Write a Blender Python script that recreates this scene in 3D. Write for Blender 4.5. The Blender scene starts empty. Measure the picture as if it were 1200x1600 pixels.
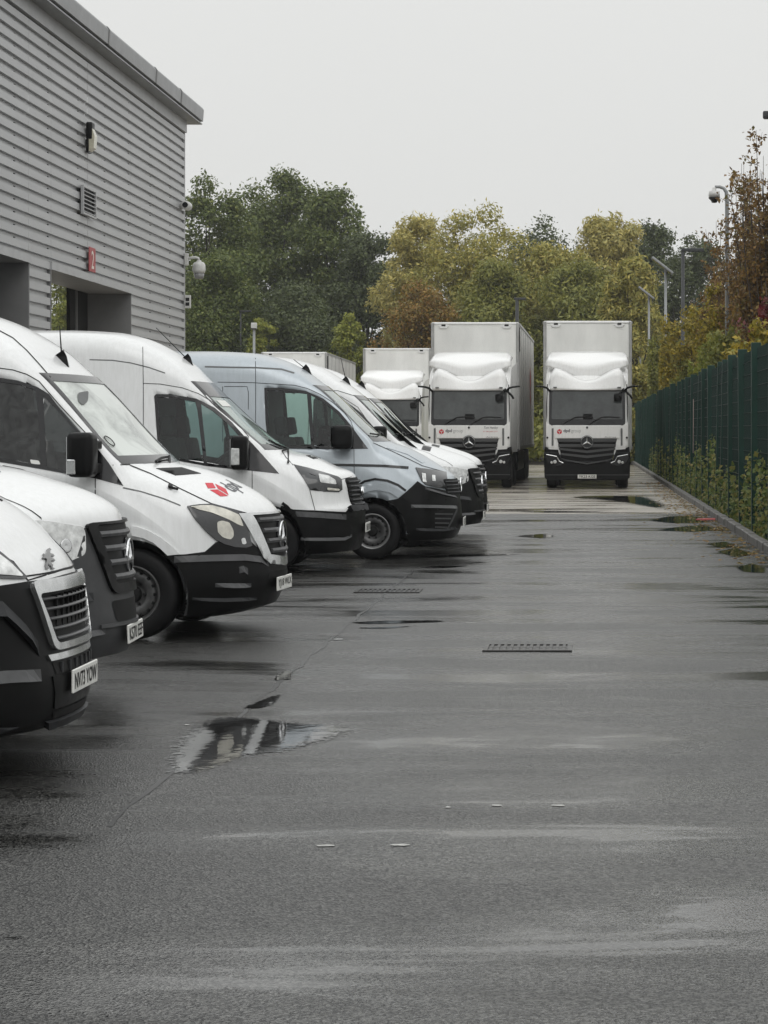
import bpy, bmesh, math, random
import numpy as np
from mathutils import Vector, Matrix
from mathutils.bvhtree import BVHTree
from mathutils.geometry import delaunay_2d_cdt

PI = math.pi
rng = np.random.default_rng(7)
random.seed(7)
SC = bpy.context.scene
COL = SC.collection

# ------------------------------------------------------------------ camera
EYE, F, VX, VY = 1.63, 3500.0, 910.0, 672.0      # eye height, focal length and vanishing point (1200 x 1600 frame)
cd = bpy.data.cameras.new('camera')
cam = bpy.data.objects.new('camera', cd); COL.objects.link(cam)
cam.location = (0, 0, EYE); cam.rotation_euler = (PI/2, 0, 0)
cd.sensor_fit = 'HORIZONTAL'; cd.sensor_width = 36; cd.lens = 36*F/1200
cd.shift_x = -(VX-600)/1200; cd.shift_y = -(800-VY)/1200
cd.clip_start = .1; cd.clip_end = 3000
SC.camera = cam

# ------------------------------------------------------------------ overcast sky, soft sun, exposure
W_ = bpy.data.worlds.new('World'); SC.world = W_; W_.use_nodes = True
nt = W_.node_tree; nt.nodes.clear()
out = nt.nodes.new('ShaderNodeOutputWorld'); bg = nt.nodes.new('ShaderNodeBackground')
sky = nt.nodes.new('ShaderNodeTexSky'); sky.sky_type = 'NISHITA'; sky.sun_disc = False
SUN_EL, SUN_ROT = math.radians(48), math.radians(150)
sky.sun_elevation = SUN_EL; sky.sun_rotation = SUN_ROT; sky.dust_density = 4
hs = nt.nodes.new('ShaderNodeHueSaturation'); hs.inputs['Saturation'].default_value = .12
hs.inputs['Value'].default_value = .12
nt.links.new(sky.outputs[0], hs.inputs['Color'])
tc = nt.nodes.new('ShaderNodeTexCoord'); sx = nt.nodes.new('ShaderNodeSeparateXYZ')
nt.links.new(tc.outputs['Generated'], sx.inputs[0])
rp = nt.nodes.new('ShaderNodeValToRGB')            # standard overcast luminance: brighter towards the zenith
els = rp.color_ramp.elements
els[0].position = 0.0; els[0].color = (8.0, 8.06, 7.9, 1)
e2 = els.new(.22); e2.color = (8.8, 8.87, 8.74, 1)
els[-1].position = 1.0; els[-1].color = (15.2, 15.4, 15.4, 1)
nt.links.new(sx.outputs['Z'], rp.inputs['Fac'])
mx = nt.nodes.new('ShaderNodeMix'); mx.data_type = 'RGBA'; mx.inputs['Factor'].default_value = .9
nt.links.new(hs.outputs[0], mx.inputs['A']); nt.links.new(rp.outputs[0], mx.inputs['B'])
nt.links.new(mx.outputs['Result'], bg.inputs['Color']); bg.inputs['Strength'].default_value = .1
nt.links.new(bg.outputs[0], out.inputs['Surface'])
sl = bpy.data.lights.new('sun', 'SUN'); sl.energy = .5; sl.angle = math.radians(40); sl.color = (1, .98, .95)
sun = bpy.data.objects.new('sun', sl); COL.objects.link(sun)
sun.rotation_euler = (PI/2-SUN_EL, 0, PI-SUN_ROT)
vs = SC.view_settings
vs.view_transform = 'Standard'; vs.look = 'None'; vs.exposure = 0.0; vs.gamma = 1; vs.use_curve_mapping = False
SC.cycles.max_bounces = 7; SC.cycles.transparent_max_bounces = 12; SC.cycles.sample_clamp_indirect = 6
SC.cycles.caustics_reflective = False; SC.cycles.caustics_refractive = False

# ------------------------------------------------------------------ materials
def nodemat(name):
    m = bpy.data.materials.new(name); m.use_nodes = True
    t = m.node_tree
    return m, t, t.nodes['Principled BSDF'], t.nodes['Material Output']
def N(t, kind, **kw):
    n = t.nodes.new('ShaderNode'+kind)
    for k, v in kw.items():
        if k in n.inputs: n.inputs[k].default_value = v
        else: setattr(n, k, v)
    return n
def M(name, col, rough=.5, metal=0., spec=.5, var=0., vscale=3., bump=0., bscale=60., coat=0., rvar=0., stretch=None):
    m, t, p, o = nodemat(name)
    p.inputs['Base Color'].default_value = (*col, 1)
    p.inputs['Roughness'].default_value = rough; p.inputs['Metallic'].default_value = metal
    p.inputs['Specular IOR Level'].default_value = spec
    p.inputs['Coat Weight'].default_value = coat; p.inputs['Coat Roughness'].default_value = .06
    c = N(t, 'TexCoord'); src = c.outputs['Object']
    if stretch:
        mp = N(t, 'Mapping'); mp.inputs['Scale'].default_value = stretch
        t.links.new(src, mp.inputs[0]); src = mp.outputs[0]
    if var or rvar:
        n = N(t, 'TexNoise', Scale=vscale, Detail=6., Roughness=.65); t.links.new(src, n.inputs['Vector'])
        if var:
            r = N(t, 'MapRange'); r.inputs['From Min'].default_value = .3; r.inputs['From Max'].default_value = .7
            r.inputs['To Min'].default_value = 1-var; r.inputs['To Max'].default_value = 1+var*.5
            t.links.new(n.outputs['Fac'], r.inputs['Value'])
            mm = N(t, 'Mix', data_type='RGBA', blend_type='MULTIPLY'); mm.inputs['Factor'].default_value = 1
            mm.inputs['A'].default_value = (*col, 1)
            t.links.new(r.outputs[0], mm.inputs['B']); t.links.new(mm.outputs['Result'], p.inputs['Base Color'])
        if rvar:
            r2 = N(t, 'MapRange'); r2.inputs['From Min'].default_value = .3; r2.inputs['From Max'].default_value = .7
            r2.inputs['To Min'].default_value = max(.02, rough-rvar); r2.inputs['To Max'].default_value = rough+rvar
            t.links.new(n.outputs['Fac'], r2.inputs['Value']); t.links.new(r2.outputs[0], p.inputs['Roughness'])
    if bump:
        n2 = N(t, 'TexNoise', Scale=bscale, Detail=3.); t.links.new(c.outputs['Object'], n2.inputs['Vector'])
        b = N(t, 'Bump', Strength=bump, Distance=.01); t.links.new(n2.outputs['Fac'], b.inputs['Height'])
        t.links.new(b.outputs[0], p.inputs['Normal'])
    return m
def paint(name, col, metal=0., rough=.28):
    """wet vehicle paint: thin grime in streaks, rain beads as fine relief under a clear coat"""
    m, t, p, o = nodemat(name)
    c = N(t, 'TexCoord')
    mp = N(t, 'Mapping'); mp.inputs['Scale'].default_value = (9, 9, .8); t.links.new(c.outputs['Object'], mp.inputs[0])
    n = N(t, 'TexNoise', Scale=3., Detail=8., Roughness=.7); t.links.new(mp.outputs[0], n.inputs['Vector'])
    r = N(t, 'ValToRGB'); e = r.color_ramp.elements
    e[0].position = .3; e[0].color = (col[0]*.90, col[1]*.90, col[2]*.89, 1)
    e[1].position = .62; e[1].color = (*col, 1)
    t.links.new(n.outputs['Fac'], r.inputs['Fac']); t.links.new(r.outputs[0], p.inputs['Base Color'])
    p.inputs['Roughness'].default_value = rough; p.inputs['Metallic'].default_value = metal
    p.inputs['Coat Weight'].default_value = .55; p.inputs['Coat Roughness'].default_value = .07
    v = N(t, 'TexVoronoi', Scale=85.); t.links.new(c.outputs['Object'], v.inputs['Vector'])
    rr = N(t, 'MapRange'); rr.inputs['From Max'].default_value = .45; rr.inputs['To Min'].default_value = 1; rr.inputs['To Max'].default_value = 0
    t.links.new(v.outputs['Distance'], rr.inputs['Value'])
    b = N(t, 'Bump', Strength=.10, Distance=.004); t.links.new(rr.outputs[0], b.inputs['Height'])
    t.links.new(b.outputs[0], p.inputs['Coat Normal'])
    return m
def glass(name, tint, fog=0., fogcol=(.6, .64, .62), fscale=2.2, lo=.35, hi=.65, base=0., ior=1.5):
    """clear or misted vehicle glass: tinted see-through plus a mirror coat, misting as diffuse patches"""
    m = bpy.data.materials.new(name); m.use_nodes = True; t = m.node_tree; t.nodes.clear()
    o = N(t, 'OutputMaterial'); tr = N(t, 'BsdfTransparent'); tr.inputs['Color'].default_value = (*tint, 1)
    gl = N(t, 'BsdfGlossy', Roughness=.03); gl.inputs['Color'].default_value = (1, 1, 1, 1)
    c = N(t, 'TexCoord')
    base_sh = tr.outputs[0]
    if fog:
        n = N(t, 'TexNoise', Scale=fscale, Detail=9., Roughness=.62, Distortion=.8); t.links.new(c.outputs['Object'], n.inputs['Vector'])
        r = N(t, 'MapRange'); r.inputs['From Min'].default_value = lo; r.inputs['From Max'].default_value = hi
        r.inputs['To Min'].default_value = base; r.inputs['To Max'].default_value = fog
        t.links.new(n.outputs['Fac'], r.inputs['Value'])
        d = N(t, 'BsdfDiffuse'); d.inputs['Color'].default_value = (*fogcol, 1)
        mi = N(t, 'MixShader'); t.links.new(r.outputs[0], mi.inputs[0]); t.links.new(base_sh, mi.inputs[1]); t.links.new(d.outputs[0], mi.inputs[2])
        base_sh = mi.outputs[0]
    fr = N(t, 'Fresnel', IOR=ior)
    mi2 = N(t, 'MixShader'); t.links.new(fr.outputs[0], mi2.inputs[0]); t.links.new(base_sh, mi2.inputs[1]); t.links.new(gl.outputs[0], mi2.inputs[2])
    t.links.new(mi2.outputs[0], o.inputs['Surface'])
    return m

MT = {}
MT['white'] = paint('white_paint', (.80, .81, .81))
MT['silver'] = paint('silver_paint', (.44, .485, .52), metal=.35, rough=.36)
MT['plastic'] = M('black_plastic', (.006, .0061, .0063), .36, spec=.16, var=.3, vscale=9, bump=.08, bscale=220, rvar=.1)
MT['gplastic'] = M('grey_plastic', (.026, .027, .029), .46, spec=.22, var=.25, vscale=7, bump=.08, bscale=220, rvar=.1)
MT['gloss'] = M('gloss_black', (.008, .008, .009), .12)
MT['rubber'] = M('rubber', (.009, .009, .009), .62, spec=.3, var=.3, vscale=20)
MT['tyre'] = M('tyre_rubber', (.008, .008, .0085), .55, spec=.2, var=.4, vscale=14, bump=.2, bscale=90)
MT['rim'] = M('dark_wheel_steel', (.10, .10, .10), .45, metal=.5, var=.4, vscale=16)
MT['rimlight'] = M('wheel_lip_steel', (.30, .30, .30), .4, metal=.6, var=.3, vscale=16)
MT['chrome'] = M('chrome', (.75, .76, .77), .12, metal=1.)
MT['satin'] = M('satin_silver', (.66, .67, .67), .24, metal=.85, var=.15, vscale=12)
MT['lens'] = M('headlight_shell', (.022, .023, .025), .12, coat=.6)
MT['lensclear'] = M('headlight_reflector', (.72, .73, .72), .16, metal=.3, var=.5, vscale=14, coat=.8)
MT['lensamber'] = M('headlight_misted', (.68, .66, .58), .22, var=.35, vscale=10, coat=.6)
MT['side_glass'] = glass('side_glass', (.62, .77, .72))
MT['dark_glass'] = glass('rain_streaked_dark_glass', (.17, .19, .19), fog=.10, fogcol=(.35, .37, .36), fscale=14)
MT['screen'] = glass('windscreen_glass', (.55, .68, .62), fog=.75, fogcol=(.42, .50, .46), fscale=1.2, lo=.25, hi=.75, base=.35)
MT['screen_mist'] = glass('misted_windscreen', (.6, .66, .63), fog=.93, fogcol=(.66, .70, .66), fscale=1.9, lo=.36, hi=.56, base=.45)
MT['lorry_screen'] = glass('lorry_windscreen', (.16, .18, .18), fog=.30, fogcol=(.16, .18, .18), fscale=1.5, base=.12)
MT['cabin'] = M('cabin_trim', (.03, .031, .033), .75, var=.2)
MT['seat'] = M('seat_cloth', (.035, .037, .04), .9, var=.3, vscale=14)
MT['bulk'] = M('bulkhead_panel', (.14, .145, .145), .7, var=.2)
MT['plate'] = M('plate_white', (.78, .78, .74), .3, var=.12, vscale=20)
MT['ink'] = M('plate_black', (.006, .006, .006), .5, spec=.15)
MT['red'] = M('logo_red', (.58, .012, .03), .4)
MT['greyink'] = M('logo_grey', (.10, .10, .11), .5)
MT['paleink'] = M('logo_pale_grey', (.42, .43, .43), .5)
MT['clear'] = glass('clear_glass', (.97, .98, .97), ior=1.12)
MT['slat'] = M('grille_slat', (.06, .061, .063), .38)
MT['lgplastic'] = M('pale_grey_plastic', (.052, .053, .055), .46, spec=.3, var=.25, vscale=7, bump=.08, bscale=220)
MT['ledge'] = M('weathered_skylit_plastic', (.07, .071, .073), .45, spec=.3, var=.3, vscale=8)  # weathered grey, paler than the bumpers: caught sky light is put into the colour
MT['mirror'] = M('mirror_glass', (.8, .82, .82), .03, metal=1.)
MT['paper'] = M('paper', (.75, .75, .72), .8, var=.1)

# ------------------------------------------------------------------ object helpers
def link(name, me, mat, parent=None):
    o = bpy.data.objects.new(name, me); COL.objects.link(o)
    if mat is not None and not me.materials: me.materials.append(MT[mat] if isinstance(mat, str) else mat)
    if parent: o.parent = parent
    return o
def mk(name, verts, faces, mat, parent=None, smooth=False):
    me = bpy.data.meshes.new(name)
    me.from_pydata([tuple(v) for v in verts], [], [tuple(f) for f in faces]); me.update()
    if smooth: me.shade_smooth()
    return link(name, me, mat, parent)
def tag(o, label=None, cat=None, group=None, kind=None):
    if label: o['label'] = label
    if cat: o['category'] = cat
    if group: o['group'] = group
    if kind: o['kind'] = kind
    return o
def thing(name, label, cat, loc=(0, 0, 0), rz=0, group=None):
    o = bpy.data.objects.new(name, None); COL.objects.link(o)
    o.empty_display_size = .2; o.location = loc; o.rotation_euler = (0, 0, rz)
    return tag(o, label, cat, group)
class Geo:
    """collects simple shapes into ONE mesh"""
    def __init__(s): s.v = []; s.f = []
    def add(s, v, f):
        b = len(s.v); s.v += [tuple(map(float, p)) for p in v]; s.f += [tuple(i+b for i in q) for q in f]; return s
    def box(s, x0, x1, y0, y1, z0, z1):
        return s.add([(x, y, z) for z in (z0, z1) for y in (y0, y1) for x in (x0, x1)],
                     [(0, 2, 3, 1), (4, 5, 7, 6), (0, 1, 5, 4), (2, 6, 7, 3), (0, 4, 6, 2), (1, 3, 7, 5)])
    def rbox(s, x0, x1, y0, y1, z0, z1, r=.02, seg=2):
        bm = bmesh.new(); bmesh.ops.create_cube(bm, size=1)
        for v in bm.verts:
            v.co = Vector(((x0+x1)/2+v.co.x*(x1-x0), (y0+y1)/2+v.co.y*(y1-y0), (z0+z1)/2+v.co.z*(z1-z0)))
        bmesh.ops.bevel(bm, geom=bm.edges[:], offset=r, segments=seg, affect='EDGES', profile=.6)
        bm.verts.index_update()
        s.add([v.co for v in bm.verts], [[v.index for v in f.verts] for f in bm.faces]); bm.free(); return s
    def prism(s, poly, fn, d0, d1):
        """poly of 2D points; fn(a, b, d) -> 3D"""
        n = len(poly)
        v = [fn(a, b, d0) for a, b in poly]+[fn(a, b, d1) for a, b in poly]
        return s.add(v, [tuple(range(n))[::-1], tuple(range(n, 2*n))]+[(i, (i+1) % n, n+(i+1) % n, n+i) for i in range(n)])
    def tube(s, pts, r, seg=8, taper=None):
        pts = [Vector(p) for p in pts]; n = len(pts); v = []; f = []
        for i, p in enumerate(pts):
            d = (pts[min(i+1, n-1)]-pts[max(i-1, 0)]).normalized()
            a = d.cross(Vector((0, 0, 1)) if abs(d.z) < .95 else Vector((1, 0, 0))).normalized(); b = d.cross(a)
            rr = r if taper is None else r+(taper-r)*i/(n-1)
            v += [p+(a*math.cos(2*PI*k/seg)+b*math.sin(2*PI*k/seg))*rr for k in range(seg)]
        for i in range(n-1):
            f += [(i*seg+k, i*seg+(k+1) % seg, (i+1)*seg+(k+1) % seg, (i+1)*seg+k) for k in range(seg)]
        f += [tuple(range(seg))[::-1], tuple(range((n-1)*seg, n*seg))]
        return s.add(v, f)
    def lathe(s, prof, seg=28, axis='z', c=(0, 0, 0), close=False):
        """prof of (radius, height)"""
        v = []; f = []; n = len(prof)
        for r, h in prof:
            for k in range(seg):
                a = 2*PI*k/seg; x, y = r*math.cos(a), r*math.sin(a)
                q = {'z': (x, y, h), 'y': (x, h, y), 'x': (h, x, y)}[axis]
                v.append((q[0]+c[0], q[1]+c[1], q[2]+c[2]))
        for i in range(n-1 if not close else n):
            j = (i+1) % n
            f += [(i*seg+k, i*seg+(k+1) % seg, j*seg+(k+1) % seg, j*seg+k) for k in range(seg)]
        if not close: f += [tuple(range(seg))[::-1], tuple(range((n-1)*seg, n*seg))]
        return s.add(v, f)
    def build(s, name, mat, parent=None, smooth=False):
        return mk(name, s.v, s.f, mat, parent, smooth)
def autosmooth(o, deg=35):
    me = o.data; bm = bmesh.new(); bm.from_mesh(me)
    bmesh.ops.recalc_face_normals(bm, faces=bm.faces[:])
    for f in bm.faces: f.smooth = True
    for e in bm.edges:
        if len(e.link_faces) != 2 or e.calc_face_angle(0) > math.radians(deg): e.smooth = False
    bm.to_mesh(me); bm.free(); return o
_tx = {}
def text_geo(s, bold=.0):
    """flat mesh of a line of lettering: vertices (x, y) with cap height about .7, and faces"""
    k = (s, bold)
    if k not in _tx:
        cu = bpy.data.curves.new('lettering', 'FONT'); cu.body = s; cu.size = 1; cu.offset = bold; cu.resolution_u = 3
        o = bpy.data.objects.new('lettering', cu); COL.objects.link(o)
        me = o.to_mesh(); v = np.array([w.co[:2] for w in me.vertices]); f = [tuple(p.vertices) for p in me.polygons]
        o.to_mesh_clear(); bpy.data.objects.remove(o); bpy.data.curves.remove(cu)
        _tx[k] = (v, f)
    return _tx[k]
def text_fit(s, x0, x1, y0, y1, bold=0.):
    v, f = text_geo(s, bold); a, b = v.min(0), v.max(0)
    return (v-a)/(b-a)*np.array([x1-x0, y1-y0])+np.array([x0, y0]), f
def pchip(pts):
    x = np.array([p[0] for p in pts], float); y = np.array([p[1] for p in pts], float)
    h = np.diff(x); d = np.diff(y)/h; m = np.zeros_like(y)
    m[0], m[-1] = d[0], d[-1]
    for i in range(1, len(x)-1):
        if d[i-1]*d[i] > 0:
            w1, w2 = 2*h[i]+h[i-1], h[i]+2*h[i-1]; m[i] = (w1+w2)/(w1/d[i-1]+w2/d[i])
    def f(t):
        t = np.clip(np.asarray(t, float), x[0], x[-1]); i = np.clip(np.searchsorted(x, t)-1, 0, len(x)-2)
        s = (t-x[i])/h[i]
        return (2*s**3-3*s**2+1)*y[i]+(s**3-2*s**2+s)*h[i]*m[i]+(-2*s**3+3*s**2)*y[i+1]+(s**3-s**2)*h[i]*m[i+1]
    return f
def inpoly(P, poly):
    P = np.asarray(P, float); x, y = P[:, 0], P[:, 1]; r = np.zeros(len(P), bool); n = len(poly)
    for i in range(n):
        x0, y0 = poly[i]; x1, y1 = poly[(i+1) % n]
        if y0 == y1: continue
        c = ((y0 > y) != (y1 > y)) & (x < (x1-x0)*(y-y0)/(y1-y0)+x0); r ^= c
    return r
def dens(poly, step, closed=True):
    o = []; n = len(poly)
    for i in range(n if closed else n-1):
        a, b = np.array(poly[i], float), np.array(poly[(i+1) % n], float); k = max(1, int(np.hypot(*(b-a))/step))
        o += [tuple(a+(b-a)*j/k) for j in range(k)]
    if not closed: o.append(tuple(map(float, poly[-1])))
    return o
def area(poly):
    return .5*sum(poly[i][0]*poly[(i+1) % len(poly)][1]-poly[(i+1) % len(poly)][0]*poly[i][1] for i in range(len(poly)))
def offset_poly(poly, d):
    """d > 0 grows"""
    if area(poly) < 0: poly = poly[::-1]
    n = len(poly); P = [np.array(p, float) for p in poly]; o = []
    for i in range(n):
        a = P[i]-P[i-1]; b = P[(i+1) % n]-P[i]; a /= np.hypot(*a)+1e-9; b /= np.hypot(*b)+1e-9
        na = np.array([a[1], -a[0]]); nb = np.array([b[1], -b[0]]); m = na+nb; L = m@m
        m = m*(2/max(L, .9)); o.append(tuple(P[i]+m*d*1.0 if L > .5 else P[i]+na*d))
    return o
def rounded(poly, r, seg=4):
    """round the corners of a polygon"""
    n = len(poly); o = []
    for i in range(n):
        p = np.array(poly[i], float); a = np.array(poly[i-1], float)-p; b = np.array(poly[(i+1) % n], float)-p
        la, lb = np.hypot(*a), np.hypot(*b); q = min(r, la*.45, lb*.45); A = p+a/la*q; B = p+b/lb*q
        for k in range(seg+1):
            t = k/seg; o.append(tuple((1-t)**2*A+2*t*(1-t)*p+t*t*B))
    return o
def tri2d(poly, holes=(), step=.05):
    loops = [dens(poly, step)]+[dens(h, step) for h in holes]
    V = []; E = []
    for L in loops:
        b = len(V); V += L; E += [(b+i, b+(i+1) % len(L)) for i in range(len(L))]
    a = np.array(loops[0]); lo, hi = a.min(0), a.max(0)
    gx = np.arange(lo[0]+step/2, hi[0], step); gy = np.arange(lo[1]+step/2, hi[1], step)
    if len(gx) and len(gy):
        G = np.array([(x, y) for x in gx for y in gy]); k = inpoly(G, loops[0])
        for h in loops[1:]: k &= ~inpoly(G, h)
        V += [tuple(g) for g in G[k]]
    vo, eo, fo, *_ = delaunay_2d_cdt([Vector(v) for v in V], E, [], 0, step*.02)
    P = np.array([(v.x, v.y) for v in vo]); C = np.array([P[list(f)].mean(0) for f in fo])
    k = inpoly(C, loops[0])
    for h in loops[1:]: k &= ~inpoly(C, h)
    return P, [tuple(f) for f, q in zip(fo, k) if q]
# ------------------------------------------------------------------ vans: a lofted shell, panels shaped on to it
class Van:
    def __init__(s, label, loc, yaw, prof, paint, group='delivery vans parked nose to the lane'):
        s.p = prof; s.paint = paint
        s.root = thing('delivery_van', label, 'van', (loc[0], loc[1], 0), -math.radians(yaw), group)
        s.mat = Matrix.Translation((loc[0], loc[1], 0)) @ Matrix.Rotation(-math.radians(yaw), 4, 'Z')
        s.inv = s.mat.inverted()
        s.loft()
    # -- body surface
    def loft(s):
        p = s.p; g = {k: pchip(p[k]) for k in ('T', 'cr', 'r', 'wsh', 'W', 'belt', 'zb', 'lean')}
        L = p['L']; S0, pw = p['sweep']
        us = np.concatenate([np.array([0, .006, .015, .03, .048, .068, .09, .115]), np.arange(.14, 3.0, .03), np.linspace(3.0, L, 26)])
        rows = []
        def place(u, w, z):
            Su = S0*np.clip(1-u/1.35, 0, 1)**2+.10*np.clip(1-u/2.4, 0, 1)
            return u+Su*(np.abs(w)/.99)**pw+g['lean'](z)*np.clip(1-u/1.0, 0, 1)**2
        def lerp(a, b, n): return [a+(b-a)*i/n for i in range(n)]
        for u in us:
            T, zb, W, zl, ws, c, r = (float(g[k](u)) for k in ('T', 'zb', 'W', 'belt', 'wsh', 'cr', 'r'))
            zs = T-c; ws = min(ws, W)
            A = np.array
            Q = [A((0, zb)), A((W-.12, zb)), A((W-.015, zb+.10)), A((W, zl)), A((ws, zs))]
            d = Q[3]-Q[4]; ln = np.hypot(*d); r = min(r, ln*.6, ws*.5); a = Q[4]+d/ln*r
            cy = ws-r; cpt = A((cy, T-c*(cy/ws)**2))
            P = lerp(Q[0], Q[1], 5)+lerp(Q[1], Q[2], 3)
            seg = lerp(Q[2], Q[3], 12); P += [q+A((.012*math.sin(PI*i/12), 0)) for i, q in enumerate(seg)]
            P += lerp(Q[3], a, 16)
            P += [(1-t)**2*a+2*t*(1-t)*Q[4]+t*t*cpt for t in np.arange(0, 1, 1/8)]
            ys = np.linspace(cy, 0, 15); P += [A((y, T-c*(y/ws)**2)) for y in ys]
            rows.append(np.array(P))
        K = len(rows[0]); ring = []
        for u, R in zip(us, rows):
            full = np.vstack([R, (R*[-1, 1])[::-1][1:-1]])
            x = place(u, full[:, 0], full[:, 1]); ring.append(np.c_[-x, -full[:, 0], full[:, 1]])
        n = len(ring[0]); V = list(ring); F = []; s.low = set(list(range(8))+list(range(n-8, n))); s.sec = []
        for i in range(len(us)-1):
            for k in range(n):
                q = (k+1) % n; F.append((i*n+k, i*n+q, (i+1)*n+q, (i+1)*n+k)); s.sec.append(k in s.low)
        base = len(us)*n
        def cap(u, R, x0, sgn, base):
            full = np.vstack([R, (R*[-1, 1])[::-1][1:-1]]); zc = .6 if sgn > 0 else 1.3; prev = x0
            for t in (.94, .85, .74, .62, .5, .38, .26, .14, .05):
                f2 = np.c_[full[:, 0]*t, zc+(full[:, 1]-zc)*t]
                x = place(u, f2[:, 0], f2[:, 1]) if sgn > 0 else np.full(n, u)
                V.append(np.c_[-x, -f2[:, 0], f2[:, 1]])
                for k in range(n):
                    q = (k+1) % n; f = (prev+k, base+k, base+q, prev+q); F.append(f if sgn > 0 else f[::-1]); s.sec.append(k in s.low)
                prev = base; base += n
            F.append(tuple(prev+k for k in range(n))); s.sec.append(False); return base
        base = cap(us[0], rows[0], 0, 1, base)
        cap(us[-1], rows[-1], (len(us)-1)*n, -1, base)
        s.V = np.vstack(V); s.F = F
        s.bvh = BVHTree.FromPolygons([tuple(v) for v in s.V], F)
        s.C = np.array([s.V[list(f)].mean(0) for f in F])
    # -- projections on to the body: 'trace' follows the photograph's sight line, 'front' (y, z), 'top' (u, y), 'side' (u, z), 'wrap' (angle, z)
    def ray(s, o, d):
        h, n, i, _ = s.bvh.ray_cast(Vector(o), Vector(d).normalized())
        if h is None:
            return None, None
        if n.dot(Vector(d)) > 0: n = -n
        return h, n
    def hit(s, P, mode):
        out = []
        e = s.inv @ Vector((0, 0, EYE)); R = s.inv.to_3x3()
        for a, b in P:
            if mode == 'trace':
                o = e; d = R @ Vector(((a-VX)/F, 1, -(b-VY)/F))
            elif mode == 'front': o = Vector((2, a, b)); d = Vector((-1, 0, 0))
            elif mode == 'top': o = Vector((-a, b, 5)); d = Vector((0, 0, -1))
            elif mode == 'side': o = Vector((-a, -4, b)); d = Vector((0, 1, 0))
            elif mode == 'wrap':
                c = Vector((-.95, 0, b)); dd = Vector((math.cos(a), math.sin(a), 0)); o = c+dd*4; d = -dd
            h, n = s.ray(o, d)
            if h is None:
                t = (-.97-o.y)/d.y if mode in ('trace', 'side') else None
                q = o+d*t if t else o
                h, n, _, _ = s.bvh.find_nearest(q)
                if h is None: h, n = q, Vector((0, -1, 0))
                c = Vector((h.x, 0, .9))
                if n.dot(h-c) < 0: n = -n
            out.append((h, n))
        return out
    def unit(s, mode):
        if mode == 'trace': return F/(s.mat.translation.y-1)
        return 1.
    def _emit(s, name, P3, N3, tris, mat, parent, off, rim):
        v = [p+n*off for p, n in zip(P3, N3)]; f = []
        cnt = {}
        for t in tris:
            for i in range(3):
                e = (t[i], t[(i+1) % 3]); cnt[e] = cnt.get(e, 0)+1
        # orientation
        a = 0
        for t in tris[:40]:
            nn = (v[t[1]]-v[t[0]]).cross(v[t[2]]-v[t[0]]); a += 1 if nn.dot(N3[t[0]]) > 0 else -1
        f = [t if a > 0 else t[::-1] for t in tris]
        if rim:
            for (i, j) in [e for e in cnt if (e[1], e[0]) not in cnt]:
                b = len(v); v += [v[i], v[j], P3[j]-N3[j]*rim, P3[i]-N3[i]*rim]
                f.append((b, b+3, b+2, b+1) if a > 0 else (b, b+1, b+2, b+3))
        o = mk(name, v, f, mat, parent, True)
        return o, v, f
    def patch(s, name, poly, mode, mat, parent=None, off=.004, rim=.012, holes=(), step=.05, far=True):
        """a panel of its own, shaped on to the body; 'far' adds its mirror image on the other side"""
        k = s.unit(mode); P, tr = tri2d(poly, holes, step*k)
        H = s.hit(P, mode)
        o, v, f = s._emit(name, [h for h, n in H], [n for h, n in H], tr, mat, parent or s.root, off, rim)
        res = [o]
        if far and mode in ('trace', 'side'):
            res.append(mk(name, [(a, -b, c) for a, b, c in v], [q[::-1] for q in f], mat, parent or s.root, True))
        return res
    def strip(s, name, line, mode, width, mat, parent=None, off=.003, far=True, g=None):
        k = s.unit(mode); L = dens(line, .05*k, False); P = []
        for i, p in enumerate(L):
            a = np.array(L[min(i+1, len(L)-1)])-np.array(L[max(i-1, 0)]); a /= np.hypot(*a)+1e-9
            nrm = np.array([-a[1], a[0]])*width*k/2; P += [tuple(np.array(p)+nrm), tuple(np.array(p)-nrm)]
        H = s.hit(P, mode); v = [h+n*off for h, n in H]
        f = [(2*i, 2*i+1, 2*i+3, 2*i+2) for i in range(len(L)-1)]
        nn = (v[1]-v[0]).cross(v[2]-v[0])
        if nn.dot(H[0][1]) < 0: f = [q[::-1] for q in f]
        G = g or Geo(); G.add(v, f)
        if far and mode in ('trace', 'side'): G.add([(a, -b, c) for a, b, c in v], [q[::-1] for q in f])
        if g is None and far and mode in ('trace', 'side'):
            for part in (v, [(a, -b, c) for a, b, c in v]): mk(name, part, f if part is v else [q[::-1] for q in f], mat, parent or s.root, True)
            return
        if g is None: return G.build(name, mat, parent or s.root, True)
    def ledge(s, name, line, mode, width, mat, out=.03, far=True):
        """a moulded step: slopes out from the panel, then drops back under itself"""
        k = s.unit(mode); L = dens(line, .05*k, False); sg = -1 if mode == 'trace' else 1; P = []
        for a, b in L: P += [(a, b+sg*width*k*.5), (a, b-sg*width*k*.5)]
        H = s.hit(P, mode); v = []
        for i in range(len(L)):
            (h0, n0), (h1, n1) = H[2*i], H[2*i+1]; e = min(1, i/1.5, (len(L)-1-i)/1.5)
            v += [h0+n0*.011, h1+n1*(.011+out*e), h1+n1*.0]
        f = []
        for i in range(len(L)-1):
            a, b = 3*i, 3*i+3; f += [(a, a+1, b+1, b), (a+1, a+2, b+2, b+1)]
        nn = (v[1]-v[0]).cross(v[4]-v[0])
        if nn.dot(H[2][1]) < 0: f = [q[::-1] for q in f]
        mk(name, v, f, mat, s.root)
        if far and mode in ('trace', 'side'): mk(name, [(a, -b, c) for a, b, c in v], [q[::-1] for q in f], mat, s.root)
    def at(s, p, mode, off=0.):
        h, n = s.hit([p], mode)[0]; return h+n*off, n
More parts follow.
